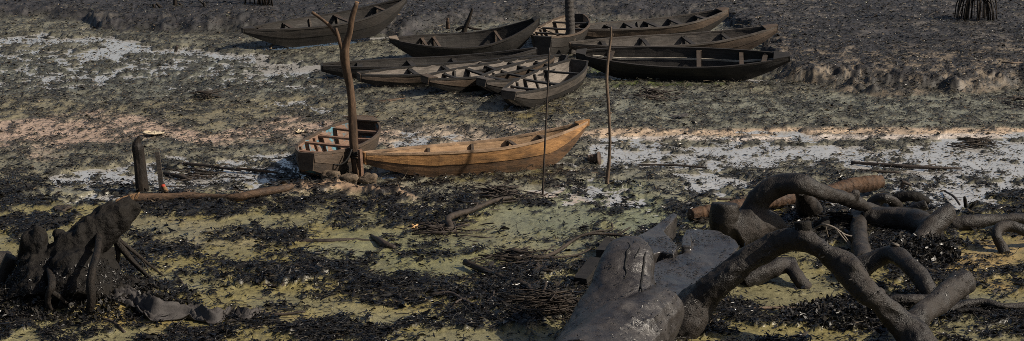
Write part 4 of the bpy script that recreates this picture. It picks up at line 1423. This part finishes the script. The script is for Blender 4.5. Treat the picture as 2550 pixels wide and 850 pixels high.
branch([(1128, 580, .02, 12), (1120, 562, .10, 11), (1116, 545, .14, 9), (1140, 533, .14, 8), (1172, 525, .12, 7), (1210, 508, .14, 6.5), (1240, 498, .13, 6), (1275, 492, .1, 5)], 'root_bark', 'crooked grey-black branch ending in a hooked butt, mid mud', [
    [(1170, 525, .12, 4), (1185, 515, .16, 3), (1190, 505, .2, 2)], [(1210, 508, .14, 4), (1235, 506, .08, 3), (1290, 500, .08, 2.5)]])
branch([(1158, 653, .10, 8), (1200, 671, .10, 8), (1260, 695, .10, 7.5), (1312, 711, .14, 7), (1330, 735, .12, 6), (1340, 760, .05, 5)], 'root_bark', 'black stick with a blunt cut end slanting down to the right', [
    [(1335, 762, .06, 5), (1345, 745, .12, 5), (1356, 722, .18, 4), (1360, 704, .22, 4)], [(1356, 722, .18, 3), (1380, 738, .1, 2.5), (1400, 760, .05, 2)], [(1312, 711, .14, 3), (1345, 700, .12, 2.5), (1375, 708, .08, 2)],
    [(1290, 705, .1, 2.5), (1275, 735, .06, 2), (1262, 745, .03, 1.6)]])
branch([(1252, 640, .02, 7), (1266, 627, .10, 7), (1280, 624, .13, 6.5), (1310, 637, .10, 6), (1345, 643, .10, 5.5), (1385, 628, .14, 5), (1430, 597, .22, 4.5), (1465, 583, .28, 4), (1520, 584, .26, 4), (1568, 590, .26, 3)], 'root_bark', 'long wavy dark branch arching from the green mud to the cracked tongue', [
    [(1345, 643, .1, 3), (1400, 640, .1, 3), (1440, 634, .08, 2.5), (1480, 616, .08, 2)], [(1465, 583, .28, 2.5), (1480, 577, .3, 2.5), (1522, 572, .3, 3), (1523, 556, .36, 2.5)], [(1530, 590, .2, 3), (1552, 577, .26, 3), (1570, 566, .3, 2)],
    [(1310, 637, .1, 2.5), (1325, 655, .05, 2), (1345, 668, .04, 2)]])
branch([(926, 589, .03, 5), (945, 600, .06, 9), (960, 610, .06, 10), (984, 618, .04, 6)], 'dark_stick', 'short black wood chunk alone on the olive mud', cat='wood chunk', name='wood_chunk')
branch([(1130, 690, .04, 4), (1180, 697, .05, 3.5), (1250, 702, .05, 3)], 'dark_stick', 'thin dark twig just below the blunt black stick')
branch([(1070, 735, .05, 5), (1120, 730, .09, 5), (1150, 745, .08, 5), (1190, 765, .06, 4.5), (1240, 790, .06, 4)], 'dark_stick', 'bent black stick left of the brush heap, lower middle', [[(1120, 780, .03, 3), (1140, 750, .08, 3), (1190, 738, .08, 2.5)], [(1190, 765, .06, 3), (1225, 740, .1, 3), (1230, 725, .12, 2.5)]])
branch([(560, 778, .02, 4), (620, 780, .04, 4), (700, 783, .04, 4), (760, 776, .06, 3)], 'dark_stick', 'thin straight stick lying below the black litter band')
branch([(640, 708, .05, 4), (700, 712, .06, 4), (705, 690, .1, 3)], 'dark_stick', 'small forked twig on the black litter band')
branch([(728, 602, .02, 5), (800, 601, .03, 6), (880, 598, .03, 5), (930, 600, .02, 3)], 'dark_stick', 'long low black stick on the olive mud, middle left')
branch([(0, 792, .04, 6), (60, 791, .05, 6.5), (165, 788, .05, 5)], 'root_bark', 'straight brown stick lying at the lower left edge')
branch([(185, 770, .03, 3.5), (240, 790, .05, 4), (280, 802, .05, 4), (310, 828, .03, 4)], 'dark_stick', 'bent black stick below the stump')
branch([(340, 836, .03, 4), (400, 838, .05, 4.5), (445, 828, .06, 4), (520, 834, .04, 3)], 'dark_stick', 'wavy black stick along the bottom edge, left')
branch([(590, 672, .03, 4), (620, 688, .06, 6), (632, 700, .03, 5)], 'root_bark', 'short crooked stick between the stump and the litter band')
branch([(430, 675, .02, 3), (450, 700, .04, 3.5), (476, 738, .03, 3)], 'dark_stick', 'thin slanting twig right of the stump roots')
branch([(1760, 790, .03, 3.5), (1830, 778, .05, 4), (1900, 768, .06, 4), (2000, 768, .04, 3)], 'stick_bark', 'thin pale branch on the ochre mud under the arching limb', [[(1800, 783, .04, 2.5), (1825, 770, .08, 2)]])
branch([(1725, 489, .03, 3), (1790, 497, .05, 3.5), (1850, 492, .06, 3.5), (1900, 478, .1, 2.5)], 'dark_stick', 'thin dark stick lying by the sawn stump')
branch([(2120, 405, .03, 4), (2200, 411, .05, 5), (2300, 417, .05, 5), (2395, 420, .03, 3)], 'dark_stick', 'long straight black pole lying in the bright water at right', [[(2290, 417, .05, 3), (2330, 409, .08, 2)]])
branch([(2060, 428, .02, 3), (2120, 424, .04, 3.5), (2240, 430, .03, 3)], 'dark_stick', 'thin stick floating just below the long black pole')
branch([(1590, 410, .02, 2.5), (1680, 412, .03, 3), (1760, 418, .03, 2.5)], 'dark_stick', 'thin short stick in the water right of the upright brown stick')
branch([(2470, 250, .03, 4), (2510, 260, .05, 4), (2600, 275, .05, 4)], 'dark_stick', 'dark stick at the right edge below the bank', [[(2500, 275, .03, 3), (2560, 268, .06, 3)]])
branch([(2495, 155, .36, 2), (2520, 157, .38, 2), (2545, 156, .36, 2)], 'stick_bark', 'short pale stick on the right bank')
branch([(445, 407, .03, 4), (510, 413, .05, 4), (600, 425, .04, 3)], 'dark_stick', 'thin dark stick among the wet mud left of the boats')
branch([(410, 432, .03, 5), (450, 440, .05, 6), (470, 448, .03, 5)], 'root_bark', 'stubby stick right of the flat stake')
branch([(590, 420, .03, 3), (640, 425, .05, 4), (690, 430, .03, 3)], 'ground_log', 'small brown stick by the strip of open water')
branch([(1350, 430, .02, 2.5), (1420, 427, .04, 3), (1490, 432, .03, 2.5)], 'stick_bark', 'thin pale stick between the rod and the upright stick')
branch([(925, 257, .03, 4), (960, 253, .06, 5), (1010, 246, .04, 3)], 'ground_log', 'broken brown stick in front of the row of canoes')
branch([(840, 293, .03, 3), (900, 291, .05, 4), (945, 293, .03, 3)], 'ground_log', 'short brown plank piece behind the blue-painted boat')
branch([(670, 118, .02, 2), (690, 105, .12, 2), (705, 95, .16, 1.6)], 'stick_bark', 'pale broken twigs at the foot of the farthest canoe', [[(705, 112, .02, 2), (718, 108, .06, 1.8), (716, 98, .14, 1.6)]])
branch([(437, 130, .0, 4), (441, 115, .14, 3.5)], 'dark_stick', 'small black stub standing in the bright water, upper left', cat='stub', name='wood_stub')
branch([(2290, 592 + 10, .2, 3), (2330, 562, .33, 3), (2318, 575, .3, 2), (2240, 585, .12, 2)][:2], 'pale_rim', 'thin pale twig leaning on the forked black log')
branch([(2030, 568, .25, 2.5), (2050, 560, .36, 3), (2075, 566, .34, 3), (2105, 585, .24, 2.5), (2140, 592, .2, 2)], 'pale_rim', 'thin pale twig spray between the two arching limbs', [[(2055, 562, .35, 2), (2062, 590, .15, 2)], [(2080, 568, .33, 2), (2110, 605, .15, 2), (2130, 620, .1, 2)], [(2095, 578, .28, 2), (2120, 610, .12, 1.5)]])
branch([(2380, 745 + 30, .1, 6), (2430, 775, .1, 7), (2520, 800, .05, 6)], 'oil_wood_dark', 'thin black stick lying below the wavy root')
branch([(2405, 515, .12, 5), (2403, 500, .22, 5), (2402, 492, .28, 4)], 'oil_wood_dark', 'upright black twig stub behind the long straight log', [[(2415, 520, .1, 4), (2425, 508, .18, 4), (2435, 500, .22, 3)]])
branch([(2245, 470, .02, 3), (2250, 455, .12, 4), (2270, 462, .08, 3)], 'dark_stick', 'small black twig clump standing in the water right of the palm log', [[(2250, 455, .12, 3), (2246, 449, .18, 2)]])
branch([(2350, 475, .03, 2.5), (2375, 490, .08, 3), (2390, 510, .05, 2.5)], 'dark_stick', 'thin curved twig above the forked log')


def brush(u, v, ru, n, ln, label, seed, mats='dark_stick', rz=.10):
    """a tangle of thin sticks: one heap"""
    r_ = random.Random(seed)
    m_ = MB()
    for i in range(n):
        a, d_ = r_.uniform(0, 6.28), abs(r_.gauss(0, .5))
        uu, vv = u + math.cos(a) * d_ * ru, v + math.sin(a) * d_ * ru * .24
        p = px(uu, vv); g = max(0, gxy(p.x, p.y))
        yaw = r_.gauss(0, .6) + (math.pi if r_.random() < .5 else 0)
        L_ = ln * r_.uniform(.4, 1.2)
        dirv = Vector((math.cos(yaw), math.sin(yaw), r_.gauss(0, .12)))
        sd = Vector((-math.sin(yaw), math.cos(yaw), 0)) * r_.gauss(0, .1) * L_
        z0 = g + .015 + r_.uniform(0, rz) * (1 - min(1, d_))
        b_ = Vector((p.x, p.y, z0))
        rr = r_.uniform(.005, .013)
        m_.tube([b_ - dirv * L_ * .5, b_ + sd, b_ + dirv * L_ * .5], [rr, rr * .9, rr * .5], 5, L_ / 5)
    o_ = single('brush_heap', m_, mats, label, 'brush heap')
    return tag(o_, kind='stuff')


brush(1085, 585, 110, 70, .45, 'heap of black sticks round the butt of the crooked branch', 1)
brush(1370, 790, 120, 130, .5, 'dense black brush heap left of the huge trunk', 2, 'root_bark', .22)
brush(1630, 246, 80, 50, .5, 'heap of dark sticks on the mud below the tilted canoe', 3)
brush(2425, 362, 62, 40, .5, 'raft of dark sticks on the pale strip at right', 4, 'root_bark')
brush(506, 251, 38, 26, .45, 'small dark brush heap on grey-green mud at left', 5, 'root_bark')
brush(1240, 500, 120, 60, .45, 'low tangle of black sticks by the foot of the rod', 6)
brush(2090, 575, 70, 60, .35, 'tangle of black twigs between the arching limbs', 7, 'oil_wood_dark')
brush(500, 440, 120, 40, .4, 'loose dark sticks on wet mud right of the flat stake', 8, 'root_bark')
brush(2540, 262, 60, 20, .4, 'stick raft at the right edge below the bank', 10)
brush(1290, 655, 120, 60, .45, 'tangle of twigs under the long wavy branch', 13, 'root_bark')

# ------------------------------------------------------------------ black stump at left, on its root mound
sp = px(190, 770)
stump = empty('tree_stump', (sp.x, sp.y, gxy(sp.x, sp.y)), 'black rotting tree stump with a beak-like broken top and spreading roots, left foreground', 'tree stump')
SB = merged('stump_body', [
    tb([(95, 760, .0, 95), (92, 690, .30, 70), (88, 640, .50, 48), (86, 600, .70, 38), (85, 578, .80, 26)], jit=.2),
    tb([(30, 770, -.05, 70), (50, 720, .15, 50), (80, 670, .4, 35)], jit=.2),
    tb([(210, 770, .0, 100), (200, 700, .28, 80), (190, 640, .5, 55), (180, 610, .66, 36), (148, 590, .74, 18), (146, 576, .8, 12)], jit=.2),
    tb([(150, 660, .42, 50), (190, 626, .58, 50), (225, 592, .72, 50), (262, 560, .86, 47), (296, 538, .96, 40), (322, 517, 1.04, 31), (338, 505, 1.09, 24)], jit=.12),
    tb([(300, 770, -.05, 75), (262, 720, .12, 60), (235, 660, .36, 44), (240, 600, .62, 30)], jit=.2),
    tb([(340, 770, -.1, 60), (300, 735, .04, 46), (250, 715, .12, 40)], jit=.2),
    tb([(276, 560, .84, 22), (284, 585, .7, 13), (290, 605, .6, 11)]),
], 'oil_wood_dark', .018, .014, stump, freq=9, coarse=.02, smooth_it=3, fibre=.04)
flecks(SB, 5000, 8, (.015, .05), -.7, .004, .4, zmax=.4)
for rows_, rr in [([(246, 590, .78, 9), (241, 635, .74, 10), (230, 675, .60, 9), (225, 712, .44, 9), (228, 745, .28, 9), (222, 775, .12, 8), (218, 795, .02, 6)], 0),
                  ([(288, 590, .66, 10), (302, 615, .54, 9), (330, 650, .36, 8), (370, 690, .18, 7), (402, 716, .08, 6), (424, 732, .0, 5)], 1),
                  ([(300, 600, .62, 4), (335, 628, .46, 4), (375, 662, .25, 3.5), (410, 690, .05, 3)], 2),
                  ([(345, 634, .42, 3), (362, 660, .28, 2.5), (372, 680, .18, 2)], 3),
                  ([(286, 595, .64, 7), (294, 630, .46, 6), (290, 660, .30, 5), (280, 680, .2, 4)], 4),
                  ([(122, 672, .48, 8), (130, 708, .42, 10), (120, 742, .26, 9), (122, 762, .16, 8), (142, 785, .03, 7)], 5),
                  ([(131, 728, .34, 5), (150, 742, .25, 5), (178, 768, .1, 4)], 6),
                  ([(30, 640, .45, 18), (10, 680, .25, 16), (-15, 720, .08, 14), (-30, 740, 0, 12)], 7)]:
    P, Q = T(*rows_)
    m_ = MB(); m_.tube(P, Q, 10, None, .3, rr); part('root', m_, 'stump_root', stump)
# pale broken splinters on the beak
for i in range(7):
    u_ = 288 + i * 8 + rnd.uniform(-2, 2)
    p = px(u_, 512 - i * 3, 1.06 + i * .008)
    m_ = MB(); m_.tube([p, p + Vector((rnd.uniform(-.01, .04), .0, .05 + rnd.uniform(0, .03))), p + Vector((rnd.uniform(.03, .07), .01, .07 + rnd.uniform(0, .02)))], [.022, .015, .004], 5, .03)
    part('splinter', m_, 'cut_wood', stump, False)
merged('oily_log', [tb([(-60, 655, .06, 22), (-10, 648, .08, 20), (28, 640, .1, 15)])], 'oil_wood', .02, .01, None, 'grey-black log end at the left edge beside the stump', 'log', LG)


# leaf clods stuck on the stump mound and the logs' feet
def clods(cu, cv, ru, rv, n, zmax, seed, name, label):
    g = np.random.default_rng(seed)
    a, d_ = g.uniform(0, 6.28, n), np.sqrt(g.uniform(0, 1, n))
    u, v = cu + np.cos(a) * d_ * ru, cv + np.sin(a) * d_ * rv
    pts = np.array([px(x, y) for x, y in zip(u, v)])
    h = mud(pts[:, 0], pts[:, 1], False)[0]
    pts[:, 2] = np.maximum(h, 0) + g.uniform(0, 1, n) * zmax * (1 - d_ * .8)
    L = g.uniform(.03, .09, n); W = L * g.uniform(.3, .7, n)
    A = g.normal(0, 1, (n, 3)); A /= np.linalg.norm(A, axis=1)[:, None]
    Bv = np.cross(A, g.normal(0, 1, (n, 3))); Bv /= np.linalg.norm(Bv, axis=1)[:, None]
    V = np.stack([pts, pts + A * (L * .5)[:, None] + Bv * (W * .5)[:, None], pts + A * L[:, None], pts + A * (L * .5)[:, None] - Bv * (W * .5)[:, None]], 1).reshape(-1, 3)
    i0 = np.arange(n) * 4
    Fc = np.stack([np.stack([i0, i0 + 1, i0 + 2], -1), np.stack([i0, i0 + 2, i0 + 3], -1)], 1).reshape(-1, 3)
    me = mesh_np(name, V, Fc, 3)
    c = np.tile(np.array([[.013, .012, .011, 1]]), (n, 1)); c[:, :3] *= g.uniform(.5, 2.2, n)[:, None]
    vcol(me, 'tint', np.repeat(c, 4, axis=0))
    tag(add_obj(name, me, 'wet_leaf'), label, 'leaf litter', kind='stuff')


clods(190, 775, 300, 36, 6000, .07, 3, 'root_litter', 'black leaf mush heaped round the stump roots')
clods(2290, 648, 100, 26, 3000, .14, 4, 'root_litter', 'black leaf mush heaped at the foot of the forked log')
clods(2140, 790, 200, 40, 3500, .08, 5, 'root_litter', 'black leaf mush below the arching limb')


# ------------------------------------------------------------------ oily cloth in front of the stump
def cloth(label, path, width, seed):
    """a long rumpled cloth: folds run along its length"""
    P, H = spline([px(u, v, z) for u, v, z in path], [0] * len(path), .035)
    n = 26
    m_ = MB(); V = []
    for i, p in enumerate(P):
        s = i / (len(P) - 1)
        wd = width * (.45 + .75 * math.sin(math.pi * min(1, max(0, .12 + s * .8))) ** .8)
        for j in range(n):
            q = j / (n - 1) - .5
            n1 = float(noise2(np.array([s * 5 + seed]), np.array([q * 4.0 + s * 2]), seed)[0])
            n2_ = float(noise2(np.array([s * 12 + seed]), np.array([q * 9.0]), seed + 1)[0])
            ridge = math.exp(-((q - .12 * math.sin(s * 7)) / .20) ** 2)
            fo = 1 - abs(math.sin(q * 9 + s * 11 + 4 * n1)); fo2 = 1 - abs(math.sin(q * 15 - s * 19 + 5 * n1))
            z = p.z * ridge * (.75 + .4 * n1) + .07 * fo * fo + .035 * fo2 * fo2 + .03 * n2_ - .03
            x = p.x + .03 * (n2_ - .5); y = p.y + q * wd
            V.append((x, y, max(z, .0) + .03))
    gg = mud(np.array([q[0] for q in V]), np.array([q[1] for q in V]), False)[0]
    V = [(q[0], q[1], q[2] + max(0, float(g_))) for q, g_ in zip(V, gg)]
    k = len(P)
    m_.v = V + [(a, b_, c_ - .012) for a, b_, c_ in V]
    N2 = len(V)
    for i in range(k - 1):
        for j in range(n - 1):
            q = [i * n + j, (i + 1) * n + j, (i + 1) * n + j + 1, i * n + j + 1]
            m_.f.append(tuple(q)); m_.f.append(tuple(N2 + w_ for w_ in reversed(q)))
    ed = [i * n for i in range(k)] + [(k - 1) * n + j for j in range(1, n)] + [i * n + n - 1 for i in reversed(range(k - 1))] + [j for j in reversed(range(1, n - 1))]
    for a, b_ in zip(ed, ed[1:] + ed[:1]):
        m_.f.append((b_, a, N2 + a, N2 + b_))
    return single('cloth', m_, 'oily_cloth', label, 'cloth')


cloth('long rumpled dark grey cloth lying in front of the stump', [(284, 768, .03), (330, 766, .06), (380, 762, .18), (430, 768, .13), (480, 776, .08), (530, 778, .14), (556, 782, .11), (574, 790, .02)], .34, 4)
cloth('small dark cloth scrap right of the long rumpled cloth', [(578, 790, .03), (600, 786, .08), (625, 788, .07), (648, 786, .03)], .22, 9)


# ------------------------------------------------------------------ back: stubs, dead roots and mangrove prop roots on the bank
def stub(rows_, label, subs=(), mat='bollard_wood'):
    P, Q = T(*rows_)
    e_ = empty('dead_stub', (P[0].x, P[0].y, gxy(P[0].x, P[0].y)), label, 'tree stub', 'dead tree stubs on the far mud')
    m_ = MB(); m_.tube(P, Q, 9, None, .14, int(rows_[0][0])); part('stub_stem', m_, mat, e_)
    for s_ in subs:
        P, Q = T(*s_); m_ = MB(); m_.tube(P, Q, 7, None, .1, 2); part('root', m_, mat, e_)


def over(base, rows_):
    """rows (u, v, r): heights follow from standing over one ground pixel"""
    g = px(base[0], base[1], .2)
    out = []
    for r in rows_:
        p = at_depth(r[0], r[1], g.y)
        out.append((r[0], r[1], p.z, r[2]))
    return out


stub(over((1162, 72), [(1155, 82, 8), (1160, 66, 6), (1167, 50, 5), (1172, 36, 4), (1177, 20, 2.5)]), 'slim leaning black stub behind the black canoe', [over((1162, 72), [(1160, 68, 5), (1146, 70, 4), (1135, 76, 3)]), over((1162, 72), [(1164, 66, 4), (1180, 72, 3), (1200, 74, 2)])])
stub(over((1115, 66), [(1116, 72, 5), (1115, 58, 4.5), (1116, 45, 2.5)]), 'short rusty brown stub behind the black canoe', mat='ground_log')
stub(over((385, 26), [(385, 32, 4.5), (384, 20, 4), (382, 10, 4)]), 'short forked stub on the bank, leftmost of three', [over((385, 26), [(403, 22, 5), (396, 15, 4), (389, 9, 3)])])
stub(over((435, 22), [(437, 30, 5), (436, 10, 4.5), (436, -15, 4), (440, -60, 3)]), 'thin trunk rising out of the top edge at left', [over((435, 22), [(436, 20, 4), (415, 21, 4), (395, 25, 3)]), over((435, 22), [(445, 8, 3), (455, 15, 3), (466, 22, 3), (468, 32, 2.5)])])
stub(over((512, 26), [(516, 32, 6), (511, 20, 4.5), (507, 6, 3.5)]), 'short black stub with a thin arm, rightmost of three on the bank', [over((512, 26), [(508, 12, 2.5), (500, 4, 2.2), (494, 0, 2)])])
stub(over((2500, 62), [(2500, 64, 0.1 + 1.5), (2497, 52, 1.5)]), 'tiny stub right of the mangrove roots')


def mangrove(cu, cv, ru, n, top, label, seed):
    r_ = random.Random(seed)
    g = px(cu, cv, .3)
    e_ = empty('mangrove_roots', (g.x, g.y, gxy(g.x, g.y)), label, 'mangrove')
    sc_ = depth(g) / F
    R_ = ru * sc_
    tp = Vector((g.x, g.y, gxy(g.x, g.y) + top))
    m_ = MB(); m_.tube([tp, tp + Vector((.03, 0, .6)), tp + Vector((-.05, .1, 1.5))], [.10, .08, .05], 9); part('trunk', m_, 'bollard_wood', e_)
    for i in range(n):
        a = r_.uniform(0, 6.28); d_ = R_ * r_.uniform(.35, 1.0)
        bx, by = g.x + math.cos(a) * d_, g.y + math.sin(a) * d_ * .8
        z0 = gxy(bx, by) - .03
        st = tp + Vector((r_.uniform(-.08, .08), r_.uniform(-.08, .08), r_.uniform(-.25, .2)))
        midp = Vector((g.x + (bx - g.x) * .82, g.y + (by - g.y) * .82, z0 + (st.z - z0) * r_.uniform(.55, .75)))
        m_ = MB(); rr = r_.uniform(.009, .02)
        m_.tube([st, midp, Vector((bx + r_.uniform(-.03, .03), by, z0))], [rr * 1.2, rr, rr * .8], 6, .15, .05, i)
        part('prop_root', m_, 'bollard_wood', e_)


mangrove(2428, 47, 58, 46, .75, 'black arching mangrove prop roots on the bank at the top right', 3)
mangrove(640, 8, 46, 30, .6, 'dark mangrove prop roots cut by the top edge behind the farthest canoe', 4)
